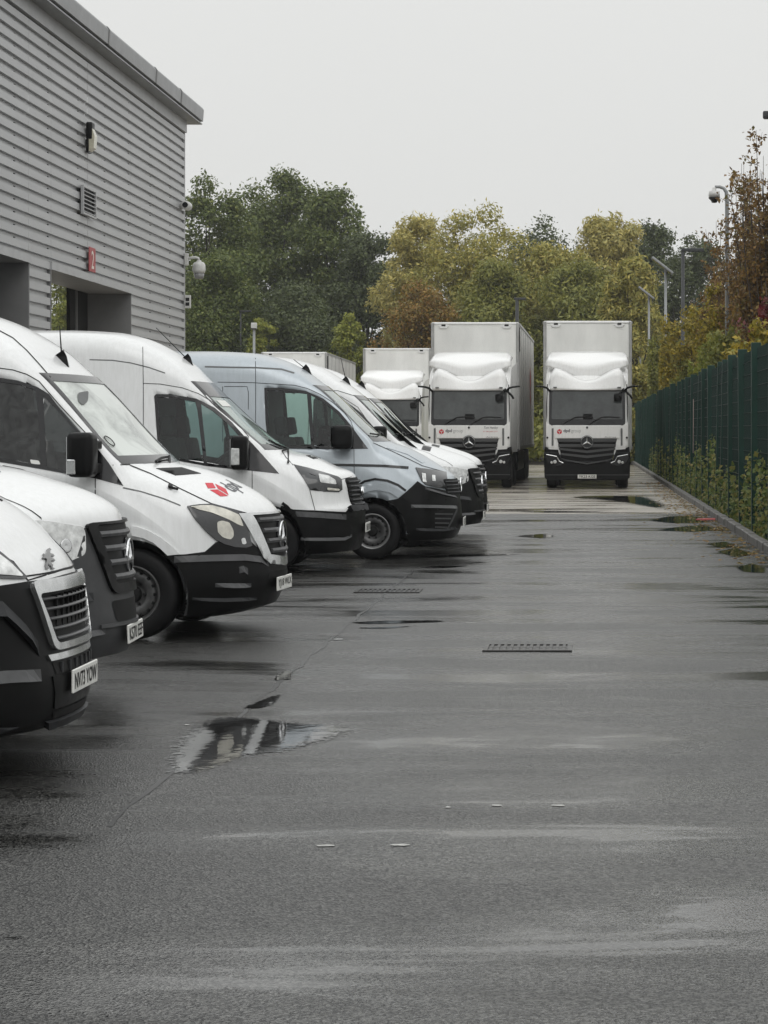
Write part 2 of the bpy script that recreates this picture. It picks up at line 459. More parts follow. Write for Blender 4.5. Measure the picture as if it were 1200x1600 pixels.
    # -- finish the shell: openings for glass and wheels
    def finish(s, panes, screen, mode='trace'):
        keep = np.ones(len(s.F), bool); C = s.C
        V = s.V; F_ = s.F
        NR = np.array([np.cross(V[f[2]]-V[f[0]], V[f[3 % len(f)]]-V[f[1]]) for f in F_]); NR /= np.linalg.norm(NR, axis=1)[:, None]+1e-12
        out_ = (NR*(C-np.array([0, 0, .9])*1-np.c_[C[:, 0], np.zeros((len(C), 2))])).sum(1)
        NR *= np.sign(out_)[:, None]
        for sg in (1, -1):
            Q = C*[1, sg, 1]; near = (Q[:, 1] < -.5) & (NR[:, 1]*sg < -.3)
            if mode == 'trace':
                w = Q @ np.array(s.mat.to_3x3()).T+np.array(s.mat.translation); px = np.c_[VX+F*w[:, 0]/w[:, 1], VY-F*(w[:, 2]-EYE)/w[:, 1]]
            else: px = np.c_[-Q[:, 0], Q[:, 2]]
            for pane in panes: keep &= ~(near & inpoly(px, offset_poly(pane, .012*s.unit(mode))))
        if screen:
            fr = (NR[:, 0] > .15) & (C[:, 2] > 1.2); keep &= ~(fr & inpoly(C[:, 1:], offset_poly(screen, .012)))
        R = s.p['arch_r']
        for xw in s.p['wheels']:
            d = np.hypot(C[:, 0]+xw, C[:, 2]-.355); keep &= ~((d < R) & (np.abs(C[:, 1]) > .62))
        F2 = [f for f, k in zip(F_, keep) if k]; low = [q for q, k in zip(s.sec, keep) if k]
        used = sorted({i for f in F2 for i in f}); mp = {a: b for b, a in enumerate(used)}
        V2 = V[used].copy(); F2 = [tuple(mp[i] for i in f) for f in F2]
        for xw in s.p['wheels']:                       # clean round lip
            dx, dz = V2[:, 0]+xw, V2[:, 2]-.355; d = np.hypot(dx, dz); k = (np.abs(d-R) < .035) & (np.abs(V2[:, 1]) > .8) & (V2[:, 2] > .36)
            V2[k, 0] = -xw+dx[k]/d[k]*R; V2[k, 2] = .355+dz[k]/d[k]*R
        o = mk('body', V2, F2, s.paint, s.root, True)
        bm = bmesh.new(); bm.from_mesh(o.data); bmesh.ops.recalc_face_normals(bm, faces=bm.faces[:]); 
        for e in bm.edges:
            if len(e.link_faces) == 2 and e.calc_face_angle(0) > math.radians(42): e.smooth = False
        bm.to_mesh(o.data); bm.free()
        o.data.materials.append(MT['cabin']); o.data.materials.append(MT['plastic'])
        for pl, q in zip(o.data.polygons, low): pl.material_index = 2 if q else 0
        m = o.modifiers.new('shell', 'SOLIDIFY'); m.thickness = .02; m.offset = -1; m.material_offset = 1; m.material_offset_rim = 1
        for xw in s.p['wheels']:
            for sg in (-1, 1):
                r = R+.012; nseg = 18; y0, y1 = sg*.955, sg*.52; A = [PI*(-.12)+PI*1.24*i/nseg for i in range(nseg+1)]
                v = []; g = Geo()
                for a in A: v += [(-xw+r*math.cos(a), y0, .355+r*math.sin(a)), (-xw+r*math.cos(a), y1, .355+r*math.sin(a))]
                f = [(2*i, 2*i+1, 2*i+3, 2*i+2) for i in range(nseg)]+[tuple(2*i+1 for i in range(nseg+1))]
                g.add(v, f).build('wheel_housing', 'cabin', s.root)
        for i, xw in enumerate(s.p['wheels']):
            for sg in (-1, 1): s.wheel(xw, sg)
        return o
    def wheel(s, xw, sg):
        y = sg*.845; q = sg
        prof = [(.215, .10), (.235, .113), (.29, .118), (.335, .105), (.352, .085), (.356, .03), (.356, -.03), (.352, -.085), (.335, -.105), (.26, -.112), (.21, -.09)]
        t = Geo().lathe([(r, h*q) for r, h in prof], 36, 'y', close=True)
        w = t.build('wheel', 'tyre', s.root, True); w.location = (-xw, y, .356)
        autosmooth(w, 50)
        Geo().lathe([(.222, .102*q), (.228, .108*q), (.214, .112*q), (.205, .09*q), (.19, .07*q), (.188, .05*q)], 36, 'y', close=True).build('rim', s.p.get('rimlip', 'rim'), w, True)
        Geo().lathe([(.2, .055*q), (.16, .075*q), (.11, .07*q), (.10, .045*q), (.07, .04*q), (.0, .04*q), (.0, -.02*q), (.2, -.02*q)], 32, 'y', close=True).build('rim', s.p.get('rimdish', 'rim'), w, True)
        g = Geo()
        for k in range(16):
            a = 2*PI*k/16; g.lathe([(.0, .0745*q), (.014, .0735*q), (.014, .060*q), (.0, .060*q)], 8, 'y', (.172*math.cos(a), 0, .172*math.sin(a)), close=True)
        tag(g.build('rim_slots', 'ink', w), kind='stuff')
        g = Geo().lathe([(.0, .075*q), (.052, .07*q), (.062, .055*q), (.066, .03*q), (0, .03*q)], 24, 'y', close=True)
        for k in range(6):
            a = 2*PI*k/6; g.lathe([(0, .062*q), (.011, .062*q), (.012, .04*q), (0, .04*q)], 8, 'y', (.085*math.cos(a), 0, .085*math.sin(a)), close=True)
        autosmooth(g.build('hub_cap', 'rubber', w, True), 40)
    # -- shared fittings
    def windscreen(s, poly, mat='screen'):
        fr = s.patch('windscreen_seal', offset_poly(poly, .035), 'front', 'gloss', off=.003, holes=[offset_poly(poly, -.028)], step=.045)[0]
        s.patch('windscreen', poly, 'front', mat, off=-.002, rim=0, step=.06)
        s.screen = poly
        return fr
    def wipers(s, lines, mode='front'):
        for L in lines:
            pts = [s.at(p, mode, .022)[0] for p in dens(L, .06*s.unit(mode), False)]
            Geo().tube(pts, .011, 6).build('wiper', 'rubber', s.root)
    def side_windows(s, outer, panes, mat='side_glass', mode='trace'):
        fr = s.patch('window_frame', outer, mode, 'gloss', off=.005, holes=[offset_poly(p, -.004*s.unit(mode)) for p in panes], step=.05)
        for p in panes:
            a = s.patch('side_window', p, mode, mat, off=-.003, rim=0, step=.08)
            for q, f in zip(a, fr): q.parent = f
        s.panes = panes
    def bumper(s, rear, front, zlow, mat, xw, R, low_side=None, off=.010):
        """dark front bumper round the nose; rear: traced (mode, point) pairs from the arch forwards, front: (y, z) points to the centre"""
        top = []
        for md, p in rear:
            h, n = s.at(p, md); top.append((math.atan2(h.y, h.x+.95), h.z))
        for p in front:
            h, n = s.at(p, 'front'); top.append((math.atan2(h.y, h.x+.95), p[1]))
        ztop = top[0][1]; zl = low_side or zlow
        arch = []
        a1 = math.asin(max(-1, min(1, (ztop-.355)/R))); a0 = math.asin((zl-.355)/R)
        for k in range(9):
            a = a0+(a1-a0)*k/8; x = xw-R*math.cos(a); z = .355+R*math.sin(a)
            h, n = s.at((x, z), 'side'); arch.append((math.atan2(h.y, h.x+.95), z))
        half = [q for q in arch[:-1]]+top            # near side (negative angle), from arch bottom up and forward to the centre
        half = [q for i, q in enumerate(half)]
        low = [(t*(-1.), zlow+(zl-zlow)*min(1, abs(t)/abs(arch[0][0]))**2) for t in np.linspace(0, -arch[0][0], 12)][1:-1]
        nearp = half; farp = [(-a, z) for a, z in half if a < -1e-4][::-1]
        bott = [(-a, z) for a, z in low][::-1]+[(0, zlow)]+low[::1]
        poly = nearp+farp+bott
        return s.patch('bumper', poly, 'wrap', mat, off=off, rim=.03, step=.06)[0]
    def numberplate(s, text, z, y0=0., shown=None, tilt=0.):
        h, n = s.at((y0, z), 'front'); x = h.x+.014
        g = Geo().rbox(-.006, .006, -.26, .26, -.0555, .0555, .004, 1)
        o = g.build('number_plate', 'plate', s.root); o.location = (x+.004, y0, z); o.rotation_euler = (0, -tilt, 0)
        v, f = text_fit(text, -.235, .235, -.037, .037, .012)
        mk('lettering', [(.0085, a, b) for a, b in v], f, 'ink', o)
        return o
    def badge_star(s, z, r, off=.02):
        h, n = s.at((0, z), 'front'); x = h.x+off
        t = Geo().lathe([(r*.88, -.01), (r*.88, .012), (r, .012), (r*1.02, 0), (r, -.01)], 32, 'x', close=True)
        for k in range(3):
            a = PI/2+2*PI*k/3; c, sn = math.cos(a), math.sin(a); w = r*.17
            t.add([(.006, -sn*w, c*w), (.006, sn*w, -c*w), (.004, c*r*.92, sn*r*.92), (.02, 0, 0)], [(0, 3, 2), (3, 1, 2)])
        o = t.build('star_badge', 'chrome', s.root); o.location = (x, 0, z); autosmooth(o, 40)
        b = Geo().lathe([(0, -.012), (r*1.1, -.012), (r*1.05, -.035), (0, -.035)], 28, 'x', close=True).build('badge_plate', 'gloss', o)
        return o
    def mirror(s, u, z, w, h, d0=.99, d1=1.24, lamp=None):
        for sg in (-1, 1):
            if sg > 0: u, d0, d1 = u+.42, .90, 1.04       # the far one is folded in
            g = Geo(); y0, y1 = sorted((sg*(d0+.05), sg*d1))
            g.rbox(-u-w/2, -u+w/2, y0, y1, z-h/2, z+h/2, min(w, h)*.28, 3)
            o = g.build('door_mirror', 'plastic', s.root, True); autosmooth(o, 60)
            ya, yb = sorted((sg*(d0-.09), sg*(d0+.1)))
            Geo().rbox(-u-w*.2, -u+w*.42, ya, yb, z-h*.42, z-h*.2, .015).rbox(-u-w*.2, -u+w*.42, ya, yb, z+h*.12, z+h*.32, .015).build('mirror_arm', 'plastic', o)
            ya, yb = sorted((sg*(d0+.08), sg*(d1-.03)))
            Geo().box(-u-w/2-.004, -u-w/2, ya, yb, z-h*.4, z+h*.4).build('mirror_glass', 'mirror', o)
            if lamp:
                a0, a1, b0, b1, mt = lamp; ya, yb = sorted((sg*(d1-.05), sg*(d1+.006)))
                Geo().rbox(-u+w*a0, -u+w*a1, ya, yb, z+h*b0, z+h*b1, .008, 1).build('indicator', mt, o)
    def aerial(s, u, tip, y=0., base=.17):
        h, n = s.at((u, y), 'top'); slope = math.atan2(n.x, n.z)
        b = Geo().add([(-base/2, -.028, -.02), (base/2, -.02, -.02), (base/2, .02, -.02), (-base/2, .028, -.02), (-base*.42, -.012, .065), (-base*.42, .012, .065), (-base*.1, 0, .05)],
                      [(0, 3, 2, 1), (0, 1, 6, 4), (3, 5, 6, 2), (0, 4, 5, 3), (4, 6, 5), (1, 2, 6)])
        o = b.build('aerial', 'plastic', s.root); o.location = h+n*.005; o.rotation_euler = (0, slope, 0)
        q = Geo().tube([h+n*.04+Vector((-base*.25, 0, 0)), h+Vector((-base*.25, 0, 0))+Vector(tip)], .007, 6, .004).build('whip', 'rubber', s.root)
        return o
    def interior(s, ub, ubase, zdash):
        """dashboard, wheel, two seats and a bulkhead"""
        Geo().rbox(-ubase-.62, -ubase-.12, -.80, .80, .7, zdash, .06, 2).build('dashboard', 'cabin', s.root, True)
        wv = Geo().lathe([(.185, -.014), (.2, -.014), (.2, .014), (.185, .014)], 24, 'z', close=True).box(-.185, .185, -.02, .02, -.01, .01).build('steering_wheel', 'cabin', s.root, True)
        wv.location = (-ubase-.66, -.42, zdash+.0); wv.rotation_euler = (0, math.radians(-38), 0)
        for y in (-.45, .45):
            g = Geo().rbox(-.12, .12, -.25, .25, 0, .68, .05, 2).rbox(-.07, .07, -.14, .14, .72, .95, .04, 2).rbox(-.1, .42, -.25, .25, -.14, .04, .05, 2)
            o = g.build('seat', 'seat', s.root, True); o.location = (-ub+.28, y, .86); o.rotation_euler = (0, math.radians(-10), 0); autosmooth(o, 50)
        p = [(-.93, .4), (.93, .4), (.93, 1.25), (.72, 2.15), (.5, 2.3), (-.5, 2.3), (-.72, 2.15), (-.93, 1.25)]
        Geo().prism(p, lambda a, b, d: (d, a, b), -ub-.03, -ub).build('bulkhead', 'bulk', s.root)
    def front_slats(s, name, rows, mat, w=.03, off=.012):
        """rows of (y0, y1, z): bars across the grille, each a part"""
        for y0, y1, z in rows:
            n = 9; a = []; b = []
            for i in range(n):
                y = y0+(y1-y0)*i/(n-1); h, q = s.at((y, z), 'front'); a.append(h)
            v = []; f = []
            for h in a: v += [(h.x-.02, h.y, h.z-w/2), (h.x+off, h.y, h.z-w/2), (h.x+off+.006, h.y, h.z), (h.x+off-.004, h.y, h.z+w/2), (h.x-.02, h.y, h.z+w/2)]
            for i in range(n-1): f += [(5*i+k, 5*i+5+k, 5*i+5+(k+1) % 5, 5*i+(k+1) % 5) for k in range(5)]
            f += [tuple(range(5)), tuple(range(5*n-5, 5*n))]
            mk(name, v, f, mat, s.root)
def cube_logo(s, mode, c, size, mat='red', parent=None, fx=1, flat=None):
    """the red three-faced cube mark, its faces parted by gaps"""
    r = size/2; g = .08*r; out_ = []
    for k in range(3):
        a0 = PI/2+k*2*PI/3+PI/3
        pts = [(0, 0)]+[(r*math.cos(a0+j*PI/3), r*math.sin(a0+j*PI/3)) for j in (-1, 0, 1)]
        pts = offset_poly(pts, -g); out_.append([(c[0]+fx*x, c[1]+y) for x, y in pts])
    return out_
# ------------------------------------------------------------------ ground
def gp(px, y, z=0.):
    Y = F*(EYE-z)/(y-VY); return ((px-VX)*Y/F, Y)
def wet_ground(name, c0, c1, dry, film, agg, bump, w_lo, w_hi, wscale=.7):
    """wet, worn surfacing: stone aggregate in relief, films of water lying in the shallow dips"""
    m, t, p, o = nodemat(name); L = t.links.new
    c = N(t, 'TexCoord'); P = c.outputs['Object']
    v = N(t, 'TexVoronoi', Scale=agg); L(P, v.inputs['Vector'])
    n1 = N(t, 'TexNoise', Scale=agg*.35, Detail=4., Roughness=.7); L(P, n1.inputs['Vector'])
    n2 = N(t, 'TexNoise', Scale=.8, Detail=6., Roughness=.6); L(P, n2.inputs['Vector'])
    mp = N(t, 'Mapping'); mp.inputs['Scale'].default_value = (.40, 1.5, 1); L(P, mp.inputs[0])
    n3 = N(t, 'TexNoise', Scale=wscale, Detail=7., Roughness=.58, Distortion=.5); L(mp.outputs[0], n3.inputs['Vector'])
    sep = N(t, 'SeparateColor'); L(v.outputs['Color'], sep.inputs[0])
    r = N(t, 'ValToRGB'); e = r.color_ramp.elements; e[0].color = (*c0, 1); e[1].color = (*c1, 1); e[0].position = .30; e[1].position = 1.0
    L(sep.outputs[0], r.inputs['Fac'])
    mm = N(t, 'Mix', data_type='RGBA', blend_type='MULTIPLY'); mm.inputs['Factor'].default_value = .8
    r2 = N(t, 'MapRange'); r2.inputs['From Min'].default_value = .3; r2.inputs['From Max'].default_value = .7; r2.inputs['To Min'].default_value = .5; r2.inputs['To Max'].default_value = 1.2
    L(n2.outputs['Fac'], r2.inputs['Value']); L(r.outputs[0], mm.inputs['A']); L(r2.outputs[0], mm.inputs['B']); L(mm.outputs['Result'], p.inputs['Base Color'])
    wt = N(t, 'MapRange'); wt.inputs['From Min'].default_value = w_lo; wt.inputs['From Max'].default_value = w_hi
    L(n3.outputs['Fac'], wt.inputs['Value'])
    ro = N(t, 'Mix', data_type='FLOAT'); ro.inputs[2].default_value = dry; ro.inputs[3].default_value = film
    L(wt.outputs[0], ro.inputs[0]); L(ro.outputs[0], p.inputs['Roughness'])
    inv = N(t, 'Mix', data_type='FLOAT'); inv.inputs[2].default_value = bump; inv.inputs[3].default_value = bump*.12; L(wt.outputs[0], inv.inputs[0])
    hh = N(t, 'Math', operation='MULTIPLY_ADD'); L(n1.outputs['Fac'], hh.inputs[0]); hh.inputs[1].default_value = .35; L(v.outputs['Distance'], hh.inputs[2])
    b = N(t, 'Bump', Distance=.006); L(inv.outputs[0], b.inputs['Strength']); L(hh.outputs[0], b.inputs['Height']); L(b.outputs[0], p.inputs['Normal'])
    return m
MT['tarmac'] = wet_ground('wet_tarmac', (.003, .003, .003), (.12, .119, .112), .35, .085, 110., .8, .45, .61)
MT['concrete'] = wet_ground('wet_concrete', (.30, .27, .225), (.44, .40, .34), .36, .05, 130., .25, .47, .60, .8)
def sheet(name, x0, x1, y0, y1, z, mat, kind='structure'):
    o = mk(name, [(x0, y0, z), (x1, y0, z), (x1, y1, z), (x0, y1, z)], [(0, 1, 2, 3)], mat); return tag(o, kind=kind)
MT['earth'] = M('leafy_earth', (.035, .028, .018), .9, var=.5, vscale=4, bump=.5, bscale=20)
sheet('ground', -260, 260, -120, 420, -.05, 'earth')
sheet('yard_surface', -60, 2.42, -30, 43.5, 0, 'tarmac')
sheet('concrete_apron', -60, 2.42, 43.5, 104, .0, 'concrete')
sheet('planting_strip', 2.55, 60, -30, 130, .06, 'earth')
# puddles: still water with a ragged edge
MT['water'], t, p, o = nodemat('puddle_water')
p.inputs['Base Color'].default_value = (.010, .010, .010, 1); p.inputs['Roughness'].default_value = .035; p.inputs['IOR'].default_value = 1.33
c = N(t, 'TexCoord'); n = N(t, 'TexNoise', Scale=9., Detail=2.); t.links.new(c.outputs['Object'], n.inputs['Vector'])
b = N(t, 'Bump', Strength=.04, Distance=.01); t.links.new(n.outputs['Fac'], b.inputs['Height']); t.links.new(b.outputs[0], p.inputs['Normal'])
# the film thins out to nothing over the stones at its margin
at_ = N(t, 'Attribute', attribute_name='film'); n5 = N(t, 'TexNoise', Scale=26., Detail=6., Roughness=.75); t.links.new(c.outputs['Object'], n5.inputs['Vector'])
ad = N(t, 'Math', operation='MULTIPLY_ADD'); t.links.new(n5.outputs['Fac'], ad.inputs[0]); ad.inputs[1].default_value = 1.7; t.links.new(at_.outputs['Fac'], ad.inputs[2])
ml = N(t, 'MapRange'); ml.inputs['From Min'].default_value = 1.08; ml.inputs['From Max'].default_value = 1.30; t.links.new(ad.outputs[0], ml.inputs['Value'])
tp = N(t, 'BsdfTransparent'); mi = N(t, 'MixShader'); t.links.new(ml.outputs[0], mi.inputs[0]); t.links.new(tp.outputs[0], mi.inputs[1]); t.links.new(p.outputs[0], mi.inputs[2]); t.links.new(mi.outputs[0], o.inputs['Surface'])
def puddle(pts, jag=.02):
    w = [gp(*q) for q in pts]; a = np.array(w); size = min(np.ptp(a[:, 0]), np.ptp(a[:, 1]))
    v = rounded(w, size*.3, 3); v = offset_poly(v, size*.06); P, tr = tri2d(v, step=max(.03, size/12))
    B = np.array(dens(v, size/20)); d = np.array([np.hypot(*(B-q).T).min() for q in P])
    o = mk('puddle', [(x, y, .004) for x, y in P], tr, 'water')
    at = o.data.attributes.new('film', 'FLOAT', 'POINT'); at.data.foreach_set('value', np.clip(d/(size*.30), 0, 1).astype(np.float32))
    return tag(o, kind='structure')
puddle([(262, 1176), (284, 1150), (305, 1135), (340, 1121), (372, 1120), (410, 1124), (470, 1131), (530, 1133), (556, 1139), (530, 1152), (490, 1164), (440, 1176), (398, 1180), (352, 1194), (325, 1206), (258, 1212)], .035)
puddle([(376, 1108), (400, 1098), (425, 1088), (440, 1085), (430, 1100), (408, 1107)], .03)
puddle([(425, 1064), (440, 1050), (456, 1048), (455, 1062)], .03)
puddle([(545, 973), (600, 970), (690, 969.5), (697, 972), (610, 975), (560, 975.5)], .04)
puddle([(540, 1000), (515, 1001), (530, 997)], .03)
puddle([(660, 978), (600, 980), (545, 982), (600, 983)], .03)
puddle([(1010, 814), (1040, 807), (1085, 806), (1112, 812), (1100, 818), (1050, 818)], .05)
puddle([(1020, 829), (1060, 823), (1105, 820), (1122, 828), (1090, 832)], .05)
puddle([(1118, 862), (1150, 856), (1180, 866), (1150, 872)], .04)
puddle([(1148, 887), (1175, 880), (1198, 888), (1196, 896), (1160, 894)], .04)
puddle([(1100, 850), (1135, 846), (1150, 853), (1125, 856)], .04)
puddle([(630, 873), (660, 868.5), (740, 865), (830, 866), (760, 869.5)], .05)
puddle([(640, 887), (690, 884), (740, 884), (700, 888)], .05)
puddle([(800, 800), (860, 798.5), (900, 799), (960, 800), (860, 801.5)], .06)
puddle([(880, 777), (940, 774), (1010, 776), (1040, 788), (1045, 796), (1015, 793), (960, 783)], .12)
puddle([(800, 838), (850, 834), (872, 838), (850, 842)], .05)
puddle([(0, 1466), (45, 1465), (20, 1468)], .01)
# tarred joint along the van fronts
w = []; 
for y in np.arange(9.2, 26, .12): w.append((-1.955+.012*math.sin(y*5)+rng.normal(0, .006), y, .004+.008*abs(math.sin(y*2.3))+rng.uniform(0, .004)))
MT['tar'] = M('old_tar', (.006, .006, .006), .35)
v_ = [q for x, y, r in w for q in ((x-r, y, .002), (x+r, y, .002))]
tag(mk('road_joint', v_, [(2*i, 2*i+1, 2*i+3, 2*i+2) for i in range(len(w)-1)], 'tar'), kind='structure')
# worn flecks of old paint
MT['roadpaint'] = M('worn_road_paint', (.42, .42, .40), .5, var=.5, vscale=40)
for px, y, w in ((510, 1322, 34), (625, 1321, 36), (872, 1259, 26), (776, 1259, 22), (735, 974, 24), (292, 1133, 10), (700, 1262, 10)):
    X, Y = gp(px, y); h = w*Y/F/2
    P = [(X+h*math.cos(a)*rng.uniform(.7, 1), Y+.022*math.sin(a)*rng.uniform(.6, 1.2)) for a in np.linspace(0, 2*PI, 12)[:-1]]
    tag(mk('paint_fleck', [(x, y, .003) for x, y in P], [tuple(range(11))], 'roadpaint'), kind='structure')
# kerb of separate stones
MT['kerb'] = M('kerb_concrete', (.16, .155, .145), .55, var=.45, vscale=5, bump=.3, bscale=40)
kerb = tag(bpy.data.objects.new('kerb', None), kind='structure'); COL.objects.link(kerb)
base = Geo().rbox(-.0625, .0625, 0, .905, -.05, .12, .014, 1).build('kerb_stone', 'kerb', kerb); base.location = (2.485, 20, 0)
for k in range(1, 100):
    o = base.copy(); COL.objects.link(o); o.location = (2.485+rng.normal(0, .004), 20+.915*k, rng.normal(0, .005)); o.rotation_euler = (0, 0, rng.normal(0, .003))
for k in range(1, 26):
    o = base.copy(); COL.objects.link(o); o.location = (2.485, 20-.915*k, 0)

# ------------------------------------------------------------------ drains
MT['iron'] = M('wet_cast_iron', (.03, .028, .026), .35, metal=.4, var=.5, vscale=20, rvar=.15)
def drain(px, y, label):
    X, Y = gp(px, y); t = thing('drain_grating', label, 'drain', (X, Y, 0), 0, 'yard drains')
    g = Geo(); w, d = .33, .25
    g.box(-w, w, -d, -d+.035, .001, .010).box(-w, w, d-.035, d, .001, .010).box(-w, -w+.035, -d+.035, d-.035, .001, .010).box(w-.035, w, -d+.035, d-.035, .001, .010)
    g.build('frame', 'iron', t)
    Geo().box(-w+.035, w-.035, -d+.035, d-.035, .0005, .002).build('pit', 'iron', t)
    b = Geo().box(-.011, .011, -d+.035, d-.035, .002, .009).build('bar', 'iron', t); n = 12
    for k in range(n):
        o = b if k == 0 else b.copy()
        if k: COL.objects.link(o)
        o.location = (-w+.06+(2*w-.12)*k/(n-1), 0, 0)
    Geo().box(-w+.035, w-.035, -.012, .012, .0092, .0105).build('cross_bar', 'iron', t)
    return t
drain(607, 924, 'iron drain grating in the tarmac before the front bumper of the tall white van')
drain(825, 1013, 'iron drain grating out in the middle of the lane, the nearer of the two')

# ------------------------------------------------------------------ warehouse
MT['clad'] = M('metal_cladding', (.46, .465, .47), .42, metal=.2, var=.10, vscale=1.2, stretch=(1, .15, 1.5))
MT['cladtrim'] = M('cladding_trim', (.44, .445, .45), .45, metal=.15, var=.12)
MT['eaves'] = M('eaves_metal', (.27, .275, .28), .4, metal=.25, var=.2, vscale=2)
MT['reveal'] = M('reveal_panel', (.20, .20, .20), .55, var=.15, vscale=1.5)
MT['doorglass'] = M('door_glass', (.012, .014, .013), .02, spec=1.0); MT['doorglass'].node_tree.nodes['Principled BSDF'].inputs['IOR'].default_value = 2.4
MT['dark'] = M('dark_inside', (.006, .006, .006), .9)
WX, WY1, WZ = -10.5, 58.8, 9.75
wh = thing('warehouse', 'grey ribbed metal warehouse with deep door recesses behind the vans', 'building', (WX, WY1, 0))
def wpt(px, y, X=WX):
    Y = X*F/(px-VX); return Y, EYE-(y-VY)*Y/F
PIT = .235
def clad(y0, y1, z0, z1):
    """one profiled sheet: broad ribs with narrow shadow grooves, laid horizontally"""
    prof = []; k0 = math.floor(z0/PIT)
    z = k0*PIT
    while z < z1:
        for dz, dx in ((0, 0), (.072, .0), (.080, .062), (.222, .062), (.228, 0)):
            zz = z+dz
            if z0 <= zz <= z1: prof.append((dx, zz))
        z += PIT
    prof = [(prof[0][0], z0)]+prof+[(prof[-1][0], z1)]
    v = []; f = []
    for dx, zz in prof: v += [(dx, y0-WY1, zz), (dx, y1-WY1, zz)]
    for i in range(len(prof)-1): f.append((2*i, 2*i+1, 2*i+3, 2*i+2))
    return mk('cladding_sheet', v, f, 'clad', wh)
DT = 4.78                                           # top of the door recesses
D2a, D2b, D1b = 44.0, 51.75, 42.2
for y0, y1 in ((D2b, WY1), (47.24, D2b), (D2a, 47.23), (D1b, D2a), (34.0, D1b), (22.0, 34.0)):
    op = not ((y0, y1) in ((D2b, WY1), (D1b, D2a)))
    clad(y0+.004, y1-.004, DT+.16 if op else .15, WZ-.1)
Geo().box(-24, -3.75, -.06, 0, 0, WZ).build('end_wall', 'reveal', wh)
Geo().box(-2.65, -1.3, -.06, 0, 0, WZ).build('end_wall', 'reveal', wh); Geo().box(-3.75, -2.65, -.06, 0, 5.8, WZ).build('end_wall', 'reveal', wh)
Geo().box(-24, -.02, -.02, .0, 0.0, .02).build('base_strip', 'reveal', wh)
Geo().box(-.02, .065, -.03, .05, .0, WZ).build('corner_trim', 'cladtrim', wh)
# recesses: lintel trim, soffit, side reveals, back wall with door frames and glass
def recess(y0, y1, gap=None):
    a, b = y0-WY1, y1-WY1
    Geo().box(-.9, .10, a-.06, b+.06, DT, DT+.158).build('lintel', 'cladtrim', wh)
    Geo().box(-.93, .07, b-.001, b+.06, 0, DT).build('door_reveal', 'reveal', wh)
    Geo().box(-.93, .07, a-.06, a+.001, 0, DT).build('door_reveal', 'reveal', wh)
    if gap:
        c, d = gap[0]-WY1, gap[1]-WY1
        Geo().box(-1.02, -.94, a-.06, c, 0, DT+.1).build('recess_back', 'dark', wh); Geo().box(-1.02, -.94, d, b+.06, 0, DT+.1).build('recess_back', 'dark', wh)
        Geo().add([(-.98, c, 0), (-.98, d, 0), (-.98, d, DT), (-.98, c, DT)], [(0, 1, 2, 3)]).build('door_pane', 'clear', wh)
        Geo().box(-.95, -.90, b-1.25, b-1.17, 0, DT).build('door_mullion', 'reveal', wh)
        return
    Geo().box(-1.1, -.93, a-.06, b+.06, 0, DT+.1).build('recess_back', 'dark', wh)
    for i in range(5):
        q = a+.1+(b-a-.4)*i/5; w = (b-a-.4)/5
        if i == 4: continue
        d = Geo().box(-.93, -.90, q, q+w-.08, .1, DT-.1).build('door_pane', 'doorglass', wh)
        Geo().box(-.93, -.86, q+w-.08, q+w, 0, DT-.06).build('door_mullion', 'ink', d)
    Geo().box(-.93, -.84, b-1.02, b-.95, 0, DT-.06).build('door_mullion', 'reveal', wh)
recess(D2a, D2b, (47.3, 50.02)); recess(33.8, D1b)
# eaves: deep box gutter, soffit below, joint straps
rf = Geo().add([(0, 0, 0)], []); rf = Geo()
ex0, ex1 = -.10, .45
for (x0, x1, z0, z1, nm, mt) in ((ex0, ex1-.02, WZ-.03, WZ, 'soffit', 'eaves'),):
    Geo().box(x0, x1, -40, .55, z0, z1).build(nm, mt, wh)
prof = [(ex1-.24, WZ+.005), (ex1, WZ+.06), (ex1+.02, WZ+.36), (ex1-.02, WZ+.42), (ex1-.26, WZ+.5), (ex1-.26, WZ+.005)]
sec = 0
ys = [-40, -31, -22, -16.6, -11.3, -6.0, -2.7, .57]
for a, b in zip(ys[:-1], ys[1:]):
    Geo().prism(prof, lambda x, z, d: (x, d, z), a+.008, b-.008).build('gutter_length', 'eaves', wh)
for q in ys[1:-1]:
    Geo().prism([(x+(.012 if x > .4 else 0), z+(.01 if z > WZ+.1 else -.006)) for x, z in prof], lambda x, z, d: (x, d, z), q-.05, q+.05).build('gutter_strap', 'reveal', wh)
Geo().add([(.22, -40, WZ+.48), (.22, .5, WZ+.48), (-12, .5, WZ+1.6), (-12, -40, WZ+1.6)], [(0, 1, 2, 3)]).build('roof', 'eaves', wh)
Geo().box(-.05, .12, -40, 0, WZ-.32, WZ-.03).build('top_trim', 'cladtrim', wh)
# fixing screws on each rib
g = Geo(); z = PIT*4
while z < WZ-.3:
    for y in np.arange(36.2, 58.6, 2.6):
        if z < DT+.2 and (D2a-.1 < y < D2b+.1 or y < D1b+.1): continue
        g.box(.0, .02, y-WY1-.08, y-WY1+.0, z+.014, z+.03)
    z += PIT
tag(g.build('fixings', 'ink', wh), kind='stuff')

